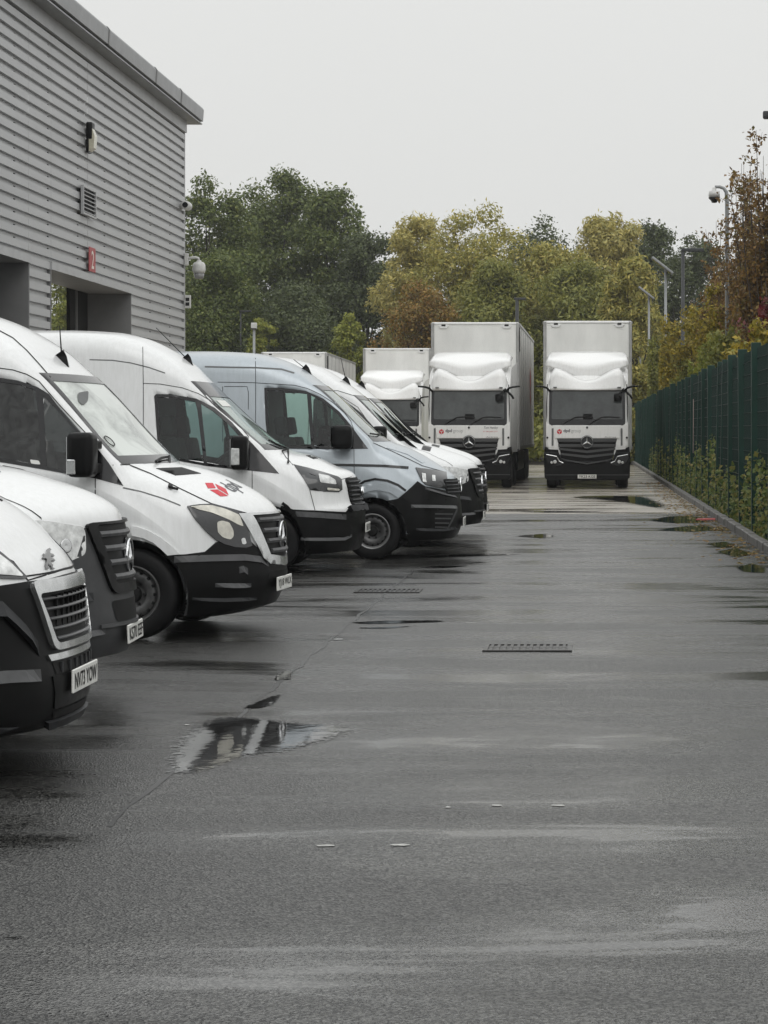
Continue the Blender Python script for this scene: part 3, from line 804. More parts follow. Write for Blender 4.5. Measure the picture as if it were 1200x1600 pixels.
# things fixed to the warehouse wall
MT['wplastic'] = M('white_plastic', (.62, .62, .60), .35, var=.15, vscale=12)
MT['diffuser'] = M('lamp_diffuser', (.60, .57, .44), .25, var=.15, vscale=8, coat=.5)
Y, z = wpt(130, 217)
t = thing('wall_lamp', 'black bulkhead lamp with a cream lens high on the ribbed wall', 'lamp', (WX+.088, Y, z))
Geo().rbox(.0, .13, -.15, .15, -.02, .34, .03).build('housing', 'plastic', t, True)
Geo().prism([(.04, -.28), (.16, -.20), (.18, .05), (.13, .2), (.04, .2)], lambda a, b, d: (a, d, b), -.135, .135).build('lens', 'diffuser', t)
Geo().box(0, .06, -.14, .14, -.3, -.02).build('back_plate', 'plastic', t)
Y, z = wpt(130, 316)
t = thing('wall_vent', 'square grey louvred vent set in the ribbed wall below the lamp', 'vent', (WX+.088, Y, z))
g = Geo(); w, h = .62, .30
for a in ((-w, w, h-.04, h), (-w, w, -h, -h+.04), (-w, -w+.05, -h+.04, h-.04), (w-.05, w, -h+.04, h-.04)): g.box(0, .06, a[0], a[1], a[2], a[3])
g.build('frame', 'cladtrim', t); Geo().box(.0, .008, -w+.05, w-.05, -h+.04, h-.04).build('backing', 'ink', t)
for i in range(6):
    zz = -h+.08+i*.085
    Geo().prism([(.01, zz), (.055, zz-.03), (.06, zz-.02), (.015, zz+.015)], lambda a, b, d: (a, d, b), -w+.05, w-.05).build('louvre', 'cladtrim', t)
Y, z = wpt(135, 406)
t = thing('door_number_sign', 'red sign with a white number 2 above the right-hand recess', 'sign', (WX+.11, Y, z))
Geo().rbox(0, .02, -.30, .30, -.26, .26, .006, 1).build('panel', M('sign_red', (.36, .035, .04), .45), t)
v_, f_ = text_fit('2', -.11, .13, -.19, .19, .01); mk('numeral', [(.0235, a, b) for a, b in v_], f_, M('sign_ink', (.75, .68, .60), .5), t)
# cameras near the corner
def bl(px, y): Yb, zb = wpt(px, y, WX+.1); return Yb, zb
t = thing('bullet_camera', 'small white bullet security camera on the warehouse corner under the eaves', 'camera', (WX+.05, 58.3, EYE-(323-VY)*58.3/F))
Geo().box(0, .03, -.09, .09, -.1, .1).tube([(.02, 0, 0), (.10, 0, 0), (.16, -.1, .02)], .025).build('bracket', 'wplastic', t)
Geo().lathe([(.0, -.30), (.105, -.30), (.115, -.28), (.115, .14), (.08, .17), (0, .17)], 20, 'y', (.16, 0, .02)).build('housing', 'wplastic', t, True)
Geo().lathe([(0, -.312), (.07, -.312), (.075, -.30), (0, -.30)], 18, 'y', (.16, 0, .02)).build('lens', 'gloss', t)
zc = EYE-(405-VY)*58.7/F
t = thing('dome_camera', 'white dome security camera hanging from an arm at the warehouse corner', 'camera', (WX+.07, 58.72, zc))
Geo().rbox(0, .10, -.06, .06, -.16, .16, .015).build('wall_plate', 'wplastic', t)
Geo().tube([(.05, 0, .02), (.28, 0, .05), (.36, 0, .03), (.38, 0, -.05)], .035, 10).build('arm', 'wplastic', t, True)
Geo().lathe([(0, .0), (.055, .0), (.06, -.03), (.13, -.06), (.165, -.12), (.17, -.26), (.15, -.33), (.14, -.33), (0, -.32)], 24, 'z', (.38, 0, -.03)).build('housing', 'wplastic', t, True)
Geo().lathe([(.135, -.33), (.13, -.43), (.10, -.48), (0, -.49)], 24, 'z', (.38, 0, -.03)).build('dome', M('grey_dome', (.25, .25, .25), .1), t, True)
zc = EYE-(472-VY)*58.75/F
t = thing('sensor_box', 'small white box with two dark windows at the warehouse corner', 'sensor', (WX+.07, 58.74, zc))
Geo().rbox(0, .16, -.05, .05, -.16, .18, .015).build('case', 'wplastic', t)
for q in (.02, -.10): Geo().box(.03, .13, -.054, -.049, q, q+.09).build('window', 'gloss', t)
Geo().box(-.01, .0, -.04, .04, -.05, .05).build('bracket', 'wplastic', t)

# ------------------------------------------------------------------ green mesh fence
MT['green'] = M('green_powder_coat', (.011, .042, .031), .4, spec=.3, var=.3, vscale=3)
MT['green2'] = M('green_weld_mesh', (.005, .022, .017), .5, spec=.25)
FX, FH = 2.66, 2.86
fence = thing('mesh_fence', 'tall dark green welded mesh fence along the kerb', 'fence', (FX, 30, 0))
posts = [25.2, 27.9, 30.7, 33.5, 36.3, 39.0, 41.7, 43.0, 45.3]+[45.3+2.52*k for k in range(1, 28)]
pm = Geo().rbox(-.12, .03, -.045, .045, 0, FH+.08, .008, 1)
pb = pm.build('post', 'green', fence)
for i, y in enumerate(posts):
    o = pb if i == 0 else pb.copy()
    if i: COL.objects.link(o)
    o.location = (rng.normal(0, .008), y-30, 0); o.rotation_euler = (rng.normal(0, .006), rng.normal(0, .012), 0)
for a, b in zip(posts[:-1], posts[1:]):
    g = Geo(); x = -.05; r = .003
    for z in np.arange(.1, FH, .2): g.box(x-r*2, x, a+.04-30, b-.04-30, z-r, z+r).box(x+.005, x+.011, a+.04-30, b-.04-30, z-r, z+r)
    for y in np.arange(a+.06, b-.03, .05): g.box(x, x+.005, y-r*.8-30, y+r*.8-30, .05, FH)
    tag(g.build('mesh_panel', 'green2', fence), kind='stuff')
    cl = Geo()
    for z in (.4, 1.4, 2.4): cl.box(-.062, -.046, a-.03-30, a+.03-30, z-.03, z+.03)
    cl.build('fixing_clip', 'green', fence)
# a strip of torn pale tape on the fence
t = Geo().add([(FX-.08, 52.0, 2.35), (FX-.08, 52.15, 2.35), (FX-.085, 52.2, 1.1), (FX-.085, 52.1, 1.1)], [(0, 1, 2, 3)]).build('tape', M('pale_tape', (.6, .45, .42), .6, var=.5, vscale=10))
m_ = t.modifiers.new('thick', 'SOLIDIFY'); m_.thickness = .004
tag(t, 'pale strip of torn tape hanging on the green mesh fence', 'tape')
t = Geo().add([(2.05, 40.6, .012), (2.4, 40.5, .012), (2.42, 40.75, .03), (2.1, 40.8, .02)], [(0, 1, 2, 3)]).build('litter', M('red_litter', (.45, .03, .03), .4))
m_ = t.modifiers.new('thick', 'SOLIDIFY'); m_.thickness = .006
tag(t, 'scrap of red litter lying in the puddle by the kerb', 'litter')
# ------------------------------------------------------------------ the row of vans, near to far
ROOF = [(1.69, 2.06), (1.77, 2.13), (2.0, 2.34), (2.365, 2.545), (2.8, 2.66), (3.4, 2.71), (5.9, 2.72)]
BASE = dict(L=5.9, sweep=(.46, 2.0), wheels=(.98, 4.62), arch_r=.43,
    cr=[(0, .03), (.1, .07), (.5, .11), (.9, .09), (1.1, .045), (1.7, .045), (2.2, .08), (6, .08)],
    r=[(0, .07), (.3, .13), (.9, .12), (1.1, .05), (1.7, .07), (2.3, .22), (6, .22)],
    wsh=[(0, .84), (.2, .88), (.6, .9), (1.0, .89), (1.2, .86), (1.7, .77), (2.4, .80), (3, .83), (6, .83)],
    W=[(0, .89), (.2, .95), (.5, .98), (.8, .993), (6, .993)],
    belt=[(0, .60), (.3, .80), (.7, .98), (1.0, 1.1), (1.3, 1.2), (2, 1.3), (6, 1.3)],
    zb=[(0, .24), (.5, .22), (6, .26)],
    lean=[(.15, .14), (.3, .05), (.45, 0), (.6, .01), (.85, .04), (1.0, .06), (1.2, .08)])
S_OLD = dict(BASE, zb=[(0, .225), (.1, .19), (.3, .155), (.9, .19), (6, .26)], T=[(0, .91), (.015, .97), (.05, 1.02), (.12, 1.08), (.22, 1.14), (.36, 1.205), (.7, 1.32), (.97, 1.375), (1.05, 1.42)]+ROOF)
S_NEW = dict(BASE, T=[(0, 1.04), (.015, 1.115), (.05, 1.165), (.12, 1.21), (.24, 1.262), (.46, 1.33), (.67, 1.39), (.97, 1.45), (1.05, 1.49)]+[(1.69, 2.10), (1.77, 2.165)]+ROOF[2:],
    zb=[(0, .30), (.5, .26), (6, .26)], rimlip='rim')
TRAN = dict(BASE, sweep=(.36, 2.2), rimlip='rim', T=[(0, 1.0), (.015, 1.07), (.045, 1.125), (.12, 1.165), (.24, 1.20), (.58, 1.33), (.85, 1.39), (.93, 1.43), (1.80, 2.17), (1.9, 2.27), (2.03, 2.41), (2.28, 2.58), (2.55, 2.70), (2.85, 2.765), (3.4, 2.79), (5.9, 2.79)],
    lean=[(.15, .12), (.3, .04), (.45, 0), (.72, 0), (.78, .04), (1.1, .09), (1.2, .12)], wheels=(1.0, 4.7),
    cr=[(0, .03), (.1, .06), (.5, .10), (.9, .07), (1.1, .045), (1.8, .045), (2.2, .08), (6, .08)])
CRAF = dict(BASE, sweep=(.40, 2.2), rimlip='rimlight', T=[(0, .95), (.02, 1.02), (.09, 1.08), (.2, 1.15), (.34, 1.23), (.675, 1.40), (.90, 1.475), (1.0, 1.53), (1.72, 2.18), (1.82, 2.25), (2.05, 2.42), (2.34, 2.55), (2.67, 2.625), (3.3, 2.65), (5.9, 2.65)], wheels=(1.07, 4.7))
BOXR = dict(BASE, sweep=(.36, 2.6), T=[(0, .90), (.02, .965), (.06, 1.03), (.12, 1.09), (.19, 1.16), (.28, 1.225), (.42, 1.30), (.8, 1.46), (.87, 1.5), (1.6, 2.12), (1.7, 2.2), (2.0, 2.35), (2.4, 2.46), (3, 2.5), (5.9, 2.52)],
    lean=[(.15, .14), (.3, .06), (.44, .035), (.6, .055), (.9, .09), (1.2, .14)])

MT['badge'] = M('dark_chrome', (.20, .20, .20), .25, metal=.8)
def seams(v, lines, mode='trace', w=.007, mat='ink'):
    g = Geo()
    for L in lines: v.strip('', L, mode, w, mat, g=g)
    return tag(g.build('panel_gaps', mat, v.root, True), kind='stuff')

# ---- 1: nearest, at the left edge
v = Van('white van with a silver-framed grille and a small lion badge, nearest of the row', (-2.39, 10.8), 0, BOXR, MT['white'])
v.finish([[(1.25, 1.45), (2.3, 1.45), (2.3, 2.05), (1.8, 2.05), (1.35, 1.6)]], [(-.80, 1.52), (.80, 1.52), (.72, 2.1), (-.72, 2.1)], 'side')
v.side_windows([(1.1, 1.4), (2.36, 1.38), (2.36, 2.1), (1.75, 2.1), (1.25, 1.6)], [[(1.25, 1.45), (2.3, 1.45), (2.3, 2.05), (1.8, 2.05), (1.35, 1.6)]], 'side_glass', 'side')
v.windscreen([(-.80, 1.52), (.80, 1.52), (.72, 2.1), (-.72, 2.1)])
v.interior(2.4, .9, 1.38); v.mirror(1.25, 1.55, .2, .42); v.aerial(1.85, (-.1, 0, .35))
v.bumper([('side', (.62, .80)), ('side', (.45, .90))], [(-.72, .92), (-.5, .93), (-.3, .93), (-.1, .935), (0, .935)], .23, 'plastic', .98, .43)
fr = [(-.49, .925), (.49, .925), (.37, .60), (-.37, .60)]
inn = [(-.452, .872), (.452, .872), (.338, .632), (-.338, .632)]
gf = v.patch('grille_frame', rounded(fr, .05), 'front', 'satin', off=.035, rim=.03, holes=[rounded(inn, .03)], step=.04)[0]
v.patch('grille', rounded(inn, .03), 'front', 'ink', off=.014, rim=.0, step=.06)
v.front_slats('grille_bar', [(-.435+.10*(i/4), .435-.10*(i/4), .845-.047*i) for i in range(5)], 'slat', .014, .03)
g = Geo()
for y in np.arange(-.30, .31, .075):
    h, n = v.at((y, .76), 'front'); g.box(h.x-.01, h.x+.022, y-.004, y+.004, .655, .862)
tag(g.build('grille_ribs', 'ink', v.root), kind='stuff')
v.patch('bumper_ledge', [(-.42, .585), (.42, .585), (.40, .555), (-.40, .555)], 'front', 'satin', off=.022, step=.05)
v.patch('air_intake', [(-.38, .55), (.38, .55), (.36, .49), (-.36, .49)], 'front', 'ink', off=.013, rim=0, step=.05)
g = Geo()
for y in np.arange(-.3, .31, .1):
    h, n = v.at((y, .52), 'front'); g.box(h.x-.01, h.x+.02, y-.012, y+.012, .495, .545)
tag(g.build('intake_ribs', 'gplastic', v.root), kind='stuff')
v.patch('plate_panel', [(-.40, .485), (.40, .485), (.36, .335), (-.36, .335)], 'front', 'plastic', off=.018, rim=.015, step=.06)
v.patch('lower_intake', [(-.36, .325), (.36, .325), (.34, .285), (-.34, .285)], 'front', 'ink', off=.014, rim=0, step=.06)
v.patch('lower_lip', [(-.40, .28), (.40, .28), (.36, .245), (-.36, .245)], 'front', 'gplastic', off=.03, rim=.03, step=.06)
p = v.numberplate('NV73 YOW', .445); p.location.x += .008
for sg in (-1, 1):
    v.ledge('bumper_trim', [(sg*a, z) for a, z in [(1.36, .52), (1.1, .52), (.75, .515), (.52, .50)]], 'wrap', .055, 'ledge', .03)
    v.ledge('bumper_shoulder', [(sg*a, z) for a, z in [(1.3, .80), (1.0, .84), (.75, .82), (.60, .70), (.52, .62)]], 'wrap', .07, 'gplastic', .03)
v.patch('fog_recess', [(-1.25, .33), (-1.25, .27), (-.8, .26), (-.66, .28)], 'wrap', 'gplastic', off=.018, rim=.01, step=.06)
for sg in (-1, 1):
    pass
hls = v.patch('headlight', rounded([(-75, 832), (-30, 846), (0, 865), (20, 882), (42, 905), (20, 905), (0, 904), (-50, 900), (-75, 872)], 6), 'trace', 'lens', off=.012, step=.04)
for o, h in zip(v.patch('reflector', rounded([(-65, 842), (-10, 864), (14, 882), (34, 902), (0, 900), (-60, 893)], 5), 'trace', 'lensclear', off=.016, rim=0, step=.04), hls): o.parent = h
seams(v, [[(0, 868), (20, 878), (43, 907), (106, 888)]])
seams(v, [[(-.75, 1.0), (-.5, .955), (0, .96), (.5, .955), (.75, 1.0)]], 'front')
v.patch('bonnet_vent', [(-22, 752), (0, 762), (9, 775), (4, 783), (-22, 775)], 'trace', 'gplastic', off=.006, step=.04)
v.wipers([[(-.7, 1.6), (-.3, 1.56), (.05, 1.58)], [(.0, 1.6), (.4, 1.57), (.7, 1.6)]])
# a rampant lion, as a small raised emblem on the bonnet lip
lion = [(-.30, .52), (-.18, .60), (-.20, .72), (-.06, .66), (.04, .80), (.10, .95), (.26, 1.0), (.34, .90), (.24, .84), (.22, .74), (.40, .70), (.46, .60), (.26, .62), (.20, .52), (.40, .46), (.44, .36), (.22, .40), (.12, .30),
        (.26, .16), (.20, .04), (.34, -.02), (.14, -.04), (.10, .10), (-.04, .22), (-.10, .08), (-.02, -.02), (-.22, -.02), (-.20, .16), (-.12, .30), (-.06, .44), (-.16, .50), (-.22, .46)]
v.patch('lion_badge', [(75+a*25-z*6, 889-z*31) for a, z in lion], 'trace', 'badge', off=.010, rim=.010, step=.008, far=False)

# ---- newer style with grey bumper: used three times
def new_style(label, loc, yaw, plate, mist='screen', bump='plastic', tip=(-.06, 0, .42)):
    v = Van(label, loc, yaw, S_NEW, MT['white'])
    pane = [[(1.75, 1.42), (2.28, 1.47), (2.28, 2.03), (1.98, 2.03), (1.72, 1.84)], [(1.35, 1.38), (1.71, 1.415), (1.68, 1.81), (1.40, 1.50)]]
    v.finish(pane, [(-.80, 1.51), (.80, 1.51), (.71, 2.085), (-.71, 2.085)], 'side')
    v.side_windows(rounded([(1.08, 1.26), (1.35, 1.33), (2.33, 1.42), (2.33, 2.08), (1.95, 2.08), (1.68, 1.88), (1.38, 1.55)], .05), pane, 'side_glass', 'side')
    v.windscreen([(-.80, 1.51), (.80, 1.51), (.71, 2.085), (-.71, 2.085)], mist)
    v.interior(2.4, 1.05, 1.36); v.mirror(1.38, 1.52, .19, .33); v.aerial(1.95, tip)
    v.bumper([('side', (.64, .72)), ('wrap', (-1.25, .84)), ('wrap', (-.95, .875)), ('wrap', (-.68, .885)), ('wrap', (-.57, 1.06))], [(-.46, 1.07), (-.2, 1.04), (0, 1.04)], .31, bump, .98, .43, .27)
    fr = [(-.49, 1.085), (.49, 1.085), (.33, .665), (-.33, .665)]; inn = [(-.41, 1.07), (.41, 1.07), (.28, .72), (-.28, .72)]
    v.patch('grille_frame', rounded(fr, .06), 'front', 'plastic', off=.03, rim=.03, holes=[rounded(inn, .04)], step=.04)
    v.patch('grille', rounded(inn, .04), 'front', 'ink', off=.013, rim=0, step=.06)
    for i in range(4):
        z = 1.02-.085*i; w = .395-.033*i
        v.front_slats('grille_bar', [(-w, w, z)], 'slat', .034, .03)
    v.badge_star(.875, .105, .02)
    v.patch('lower_intake', rounded([(-.34, .625), (.34, .625), (.30, .50), (-.30, .50)], .03), 'front', 'ink', off=.013, rim=0, step=.06)
    for sg in (-1, 1):
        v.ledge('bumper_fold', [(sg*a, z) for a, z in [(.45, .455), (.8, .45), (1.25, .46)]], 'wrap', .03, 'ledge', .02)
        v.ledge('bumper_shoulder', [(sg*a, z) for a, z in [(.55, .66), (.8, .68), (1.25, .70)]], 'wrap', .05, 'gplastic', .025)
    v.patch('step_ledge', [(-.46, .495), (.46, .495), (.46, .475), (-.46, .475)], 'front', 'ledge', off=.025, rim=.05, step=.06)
    p = v.numberplate(plate, .42, tilt=.04)
    for sg in (-1, 1):
        q = [(sg*a, z) for a, z in [(.575, 1.065), (.585, .91), (.78, .865), (1.05, .90), (1.3, 1.0), (1.38, 1.09), (1.25, 1.125), (.9, 1.11)]]
        hl = v.patch('headlight', rounded(q, .04), 'wrap', 'lensclear', off=.010, step=.05)[0]
        for c in ((.76, .965), (1.0, .985)):
            h, n = v.at((sg*c[0], c[1]), 'wrap'); g = Geo().lathe([(0, .0), (.035, .004), (.042, .012), (.036, .014), (.0, .006)], 20, 'z', close=True)
            o = g.build('lamp_bowl', 'satin', hl, True); o.location = h+n*.004; o.rotation_euler = n.to_track_quat('Z', 'Y').to_euler()
        v.patch('fog_recess', rounded([(sg*a, z) for a, z in [(.72, .60), (.72, .47), (1.0, .47), (1.12, .56), (1.0, .62)]], .03), 'wrap', 'plastic', off=.012, rim=0, step=.06)
    seams(v, [[(1.33, .42), (1.33, 1.25), (1.46, 1.6), (1.72, 1.95), (2.02, 2.14), (2.38, 2.16), (2.40, 1.3), (2.40, .4)], [(2.4, 2.2), (2.0, 2.18), (1.75, 2.1)], [(2.4, 2.22), (3.6, 2.22), (5.6, 2.22)], [(2.4, 1.0), (3.7, 1.0)], [(3.75, .4), (3.75, 2.1)]], 'side')
    seams(v, [[(.93, -.70), (.6, -.74), (.3, -.72), (.1, -.60)], [(.93, .70), (.6, .74), (.3, .72), (.1, .60)]], 'top')
    for sg in (-1, 1):
        v.patch('bonnet_vent', rounded([(.72, sg*.30), (.72, sg*.62), (.84, sg*.66), (.84, sg*.26)], .02), 'top', 'plastic', off=.005, step=.05)
    v.wipers([[(-.72, 1.56), (-.4, 1.55), (.0, 1.58)], [(.02, 1.56), (.35, 1.55), (.66, 1.6)]])
    return v
# ---- 2
new_style('white van with a plain bonnet and dark grey bumper, second in the row', (-2.71, 13.5), -2, 'KS70 EEF', bump='lgplastic')

# ---- 3: the one with the red cube on its bonnet
v = Van('white van with a red cube logo on its bonnet and a misted windscreen', (-2.43, 18.2), 5, S_OLD, MT['white'])
p1 = [(-66, 596), (0, 596), (30, 600), (56, 609), (60, 640), (65, 728), (20, 720), (-66, 704)]
p2 = [(67, 617), (94, 644), (117, 671), (140, 696), (128, 742), (100, 735.5), (72, 730.5)]
v.finish([p1, p2], [(-.79, 1.40), (.79, 1.40), (.71, 2.045), (-.71, 2.045)])
v.side_windows([(-76, 588), (0, 590.5), (28, 594.7), (58, 604.6), (76.5, 616), (93.5, 638.6), (119, 669.8), (150, 698), (170, 723.6), (192.6, 759), (150, 747.7), (99, 739), (65, 733), (20, 725), (-76, 710)], [p1, p2], 'dark_glass')
v.windscreen([(-.79, 1.40), (.79, 1.40), (.71, 2.045), (-.71, 2.045)], 'screen_mist')
v.interior(2.42, 1.0, 1.28)
# things pressed against the misted glass: disc holder and the mirror's back
h, n = v.at((-.66, 1.54), 'front')
o = Geo().lathe([(.05, 0), (.056, 0), (.056, .006), (.05, .006)], 24, 'z', close=True).build('permit_holder', 'ink', v.root); o.location = h+n*.004; o.rotation_euler = n.to_track_quat('Z', 'Y').to_euler()
v.patch('sensor_pad', rounded([(121, 614), (138, 611), (137, 627), (130, 634), (122, 628)], 4), 'trace', 'bulk', off=.004, rim=0, step=.03, far=False)
v.patch('window_sticker', rounded([(47, 718), (61, 720), (63.5, 726), (49, 725)], 2), 'trace', 'paper', off=.004, rim=0, step=.03, far=False)
v.mirror(1.31, 1.44, .20, .345, lamp=(-.48, -.12, -.44, -.10, 'satin'))
v.aerial(1.83, (.01, 0, .30))
v.bumper([('trace', (255, 868)), ('trace', (290, 866)), ('trace', (320, 862)), ('trace', (337, 847)), ('trace', (350, 845)), ('trace', (377, 847)), ('trace', (391, 846))], [(-.36, .64), (-.3, .57), (-.1, .54), (0, .535)], .235, 'plastic', .98, .43, .165)
fr = [(-.555, .965), (.555, .965), (.53, .90), (.37, .61), (.29, .56), (0, .53), (-.29, .56), (-.37, .61), (-.53, .90)]
inn = [(-.425, .95), (.425, .95), (.275, .635), (0, .60), (-.275, .635)]
v.patch('grille_frame', fr, 'front', 'satin', off=.022, rim=.03, holes=[inn], step=.04)
v.patch('grille', inn, 'front', 'ink', off=.012, rim=0, step=.06)
v.front_slats('grille_bar', [(-.385, .385, .915), (-.345, .345, .83), (-.30, .30, .745), (-.26, .26, .665)], 'slat', .036, .03)
v.badge_star(.775, .12, .022)
q = [(292, 792), (310, 789.5), (330, 789), (352, 794), (377, 802), (385, 826), (392, 853), (382, 856), (365, 855), (348, 850), (337, 844), (320, 829), (305, 812)]
hls = v.patch('headlight', q, 'trace', 'lens', off=.017, rim=.02, step=.04)
for nm, q, mt in (('upper_reflector', [(296, 793), (312, 791.5), (329, 791.5), (350, 797), (372, 806), (378, 823), (370, 820), (352, 811), (330, 803), (310, 798)], 'lensamber'),
                  ('reflector', [(337, 816), (345, 814), (356, 817), (362, 828), (363, 838), (358, 843.5), (346, 840), (338, 832)], 'lensamber'),
                  ('sidelight', [(374, 842), (380, 840), (383, 850), (376, 851)], 'lensclear')):
    for o, h in zip(v.patch(nm, rounded(q, 3), 'trace', mt, off=.020, rim=0, step=.03), hls): o.parent = h
v.patch('fog_recess', [(349, 892), (371, 888), (382, 890), (375, 912), (352, 912)], 'trace', 'ink', off=.012, rim=0, step=.04)
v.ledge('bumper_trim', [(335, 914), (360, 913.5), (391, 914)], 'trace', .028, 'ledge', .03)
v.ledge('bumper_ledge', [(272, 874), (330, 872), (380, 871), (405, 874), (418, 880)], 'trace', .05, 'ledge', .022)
v.ledge('fog_surround', [(372, 891), (379, 889), (386, 893)], 'trace', .05, 'ledge', .02)
v.ledge('bumper_fold', [(300, 935), (350, 936), (400, 934)], 'trace', .02, 'gplastic', .02)
v.patch('lower_intake', [(-.30, .50), (.30, .50), (.34, .435), (-.34, .435)], 'front', 'ink', off=.013, rim=0, step=.05)
p = v.numberplate('YJ18 WLX', .395); p.location.x += .0
v.patch('bonnet_vent', [(244, 732), (284, 730.5), (314, 740), (274, 743)], 'trace', 'ink', off=.004, rim=.004, step=.04, far=False)
seams(v, [[(-10, 512), (20, 528), (42, 548), (62, 570), (79, 590)], [(-10, 574), (20, 578), (42, 585), (61, 596), (93, 633), (122, 664), (140, 683), (147, 700), (149, 745), (149, 800), (149, 840)], [(176, 727), (203, 726)], [(203, 727), (235, 740), (280, 763), (330, 787), (360, 795), (392, 804)]])
seams(v, [[(2.42, .4), (2.42, 2.2)], [(2.42, 2.22), (5.7, 2.22)], [(3.75, .4), (3.75, 2.1)]], 'side')
v.strip('wing_crease', [(192, 762), (220, 768), (255, 779), (282, 790)], 'trace', .010, 'bulk', off=.002)
v.patch('arch_flare', [(206, 822), (215, 823), (232, 829), (252, 840), (268, 853), (281, 866), (262, 868), (252, 858), (240, 848), (225, 841), (207, 837)], 'trace', MT['white'], off=.022, rim=.03, step=.04)
v.wipers([[(242, 725), (251, 719), (262, 717), (281, 720)], [(262, 716), (285, 721), (299, 716)]], 'trace')
# logo
def top_cube(v, c, size):
    for q in cube_logo(v, 'top', (0, 0), size):
        v.patch('cube_logo', [(c[0]-y, c[1]+x) for x, y in q], 'top', 'red', off=.003, rim=0, step=.05)
c = v.at((339, 764), 'trace')[0]; top_cube(v, (-c.x, c.y), .215)
def top_text(v, s, y0, y1, u0, u1, mat):
    P, f = text_fit(s, y0, y1, 0, 1, .02); Q = [(u0+(u1-u0)*b, a) for a, b in P]
    H = v.hit(Q, 'top'); return mk('lettering', [h+n*.003 for h, n in H], f, mat, v.root)
c = v.at((364, 760), 'trace')[0]; top_text(v, 'dpd', c.y-.13, c.y+.13, -c.x-.09, -c.x+.09, 'greyink')

# ---- 4: tall, black bumper
v = Van('tall white van with a black bumper and a white lamp set in its door mirror', (-2.553, 26.2), 0, TRAN, MT['white'])
p1 = [(245.5, 620), (267, 620), (305.5, 627.5), (309, 640), (319, 724), (255, 712), (249, 680)]
p2 = [(313.5, 630), (333, 642), (357, 662), (374, 681), (378, 730), (340, 726.5), (323, 723.5)]
v.finish([p1, p2], [(-.80, 1.44), (.80, 1.44), (.72, 2.15), (-.72, 2.15)])
v.side_windows([(241, 619), (244, 616), (267, 616), (307, 623), (335, 637), (362, 660), (380, 680), (395, 694), (436, 740), (393, 735.5), (367, 733), (323, 728), (253, 715), (246, 690)], [p1, p2])
v.patch('screen_band', [(-.715, 2.01), (.715, 2.01), (.70, 2.135), (-.70, 2.135)], 'front', 'gloss', off=.004, rim=0, step=.06)
v.windscreen([(-.80, 1.44), (.80, 1.44), (.72, 2.15), (-.72, 2.15)])
v.patch('screen_sticker', [(-.62, 1.90), (-.22, 1.90), (-.22, 1.97), (-.62, 1.97)], 'front', 'paper', off=.004, rim=0, step=.06)
v.interior(2.34, .9, 1.33)
v.mirror(1.28, 1.375, .19, .38, lamp=(-.44, .06, -.36, .14, 'lensclear'))
v.aerial(2.05, (-.34, 0, .40))
v.bumper([('trace', (440, 790)), ('trace', (458, 796)), ('trace', (500, 798)), ('trace', (540, 800))], [(-.52, .745), (-.3, .745), (0, .745)], .25, 'plastic', 1.0, .43, .23)
v.patch('bumper_shelf', [(-.55, .745), (.55, .745), (.52, .70), (-.52, .70)], 'front', 'gplastic', off=.05, rim=.05, step=.06)
v.patch('fog_recess', [(513, 818), (545, 820), (548, 828), (545, 838), (535, 839.5), (513, 838)], 'trace', 'ink', off=.013, rim=0, step=.05)
v.ledge('bumper_fold', [(470, 842), (512, 842), (536, 841), (549, 836)], 'trace', .03, 'ledge', .02)
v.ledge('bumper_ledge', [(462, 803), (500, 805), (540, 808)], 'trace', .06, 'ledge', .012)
v.strip('arch_trim', [(441, 786), (449, 792), (461, 806), (471, 822), (477, 840)], 'trace', .035, 'plastic', off=.024)
q = [(458.5, 726), (480, 731), (505, 738), (528, 745), (533.5, 749), (534.5, 765), (529, 769), (505, 768), (484, 765.5), (474, 748)]
hls = v.patch('headlight', q, 'trace', 'lens', off=.007, step=.04)
for nm, q, mt in (('reflector', [(497, 741), (513, 744), (523, 750), (525, 757), (516, 756), (500, 754)], 'lensclear'), ('sidelight', [(510, 762), (530, 764), (529, 767), (511, 766)], 'lensamber')):
    for o, h in zip(v.patch(nm, rounded(q, 2), 'trace', mt, off=.011, rim=0, step=.03), hls): o.parent = h
inn = rounded([(-.46, 1.075), (.46, 1.075), (.42, .76), (-.42, .76)], .05)
v.patch('grille', inn, 'front', 'ink', off=.012, rim=.01, step=.06)
v.front_slats('grille_bar', [(-.44+.006*i, .44-.006*i, 1.035-.052*i) for i in range(6)], 'gplastic', .026, .035)
o = Geo().lathe([(0, 0), (.11, 0), (.1, .03), (0, .035)], 28, 'x', close=True).build('oval_badge', 'chrome', v.root, True); h, n = v.at((0, .92), 'front'); o.location = (h.x+.03, 0, .92); o.scale = (1, 1, .5)
p = v.numberplate('YK68 OVD', .50); p.location.x += .025
seams(v, [[(223, 542), (223.5, 570), (224, 610), (224, 680), (224, 760)], [(224, 599), (250, 600), (285, 606), (310, 615), (332, 628), (352, 643), (372, 663), (388, 682), (394, 700), (394, 735), (394, 770), (394, 800)], [(400, 707), (408, 697)],
          [(440, 704), (447, 715), (458, 727)], [(480, 735), (484, 766), (492, 797)], [(534, 749), (549, 745)]])
v.strip('roof_crease', [(140, 562), (176, 563), (204, 567), (232, 574), (258, 583)], 'trace', .012, 'bulk', off=.002)
seams(v, [[(2.9, 1.5), (2.9, 2.0), (3.7, 2.0), (3.7, 1.5), (2.9, 1.5)], [(3.75, .4), (3.75, 2.1)]], 'side')
v.patch('bonnet_vent', [(478, 712), (492, 711), (504, 715.5), (490, 717.5)], 'trace', 'ink', off=.004, rim=.004, step=.04)
v.wipers([[(440, 707), (449, 704), (457, 702)], [(418, 690), (432, 697), (447, 703)]], 'trace')

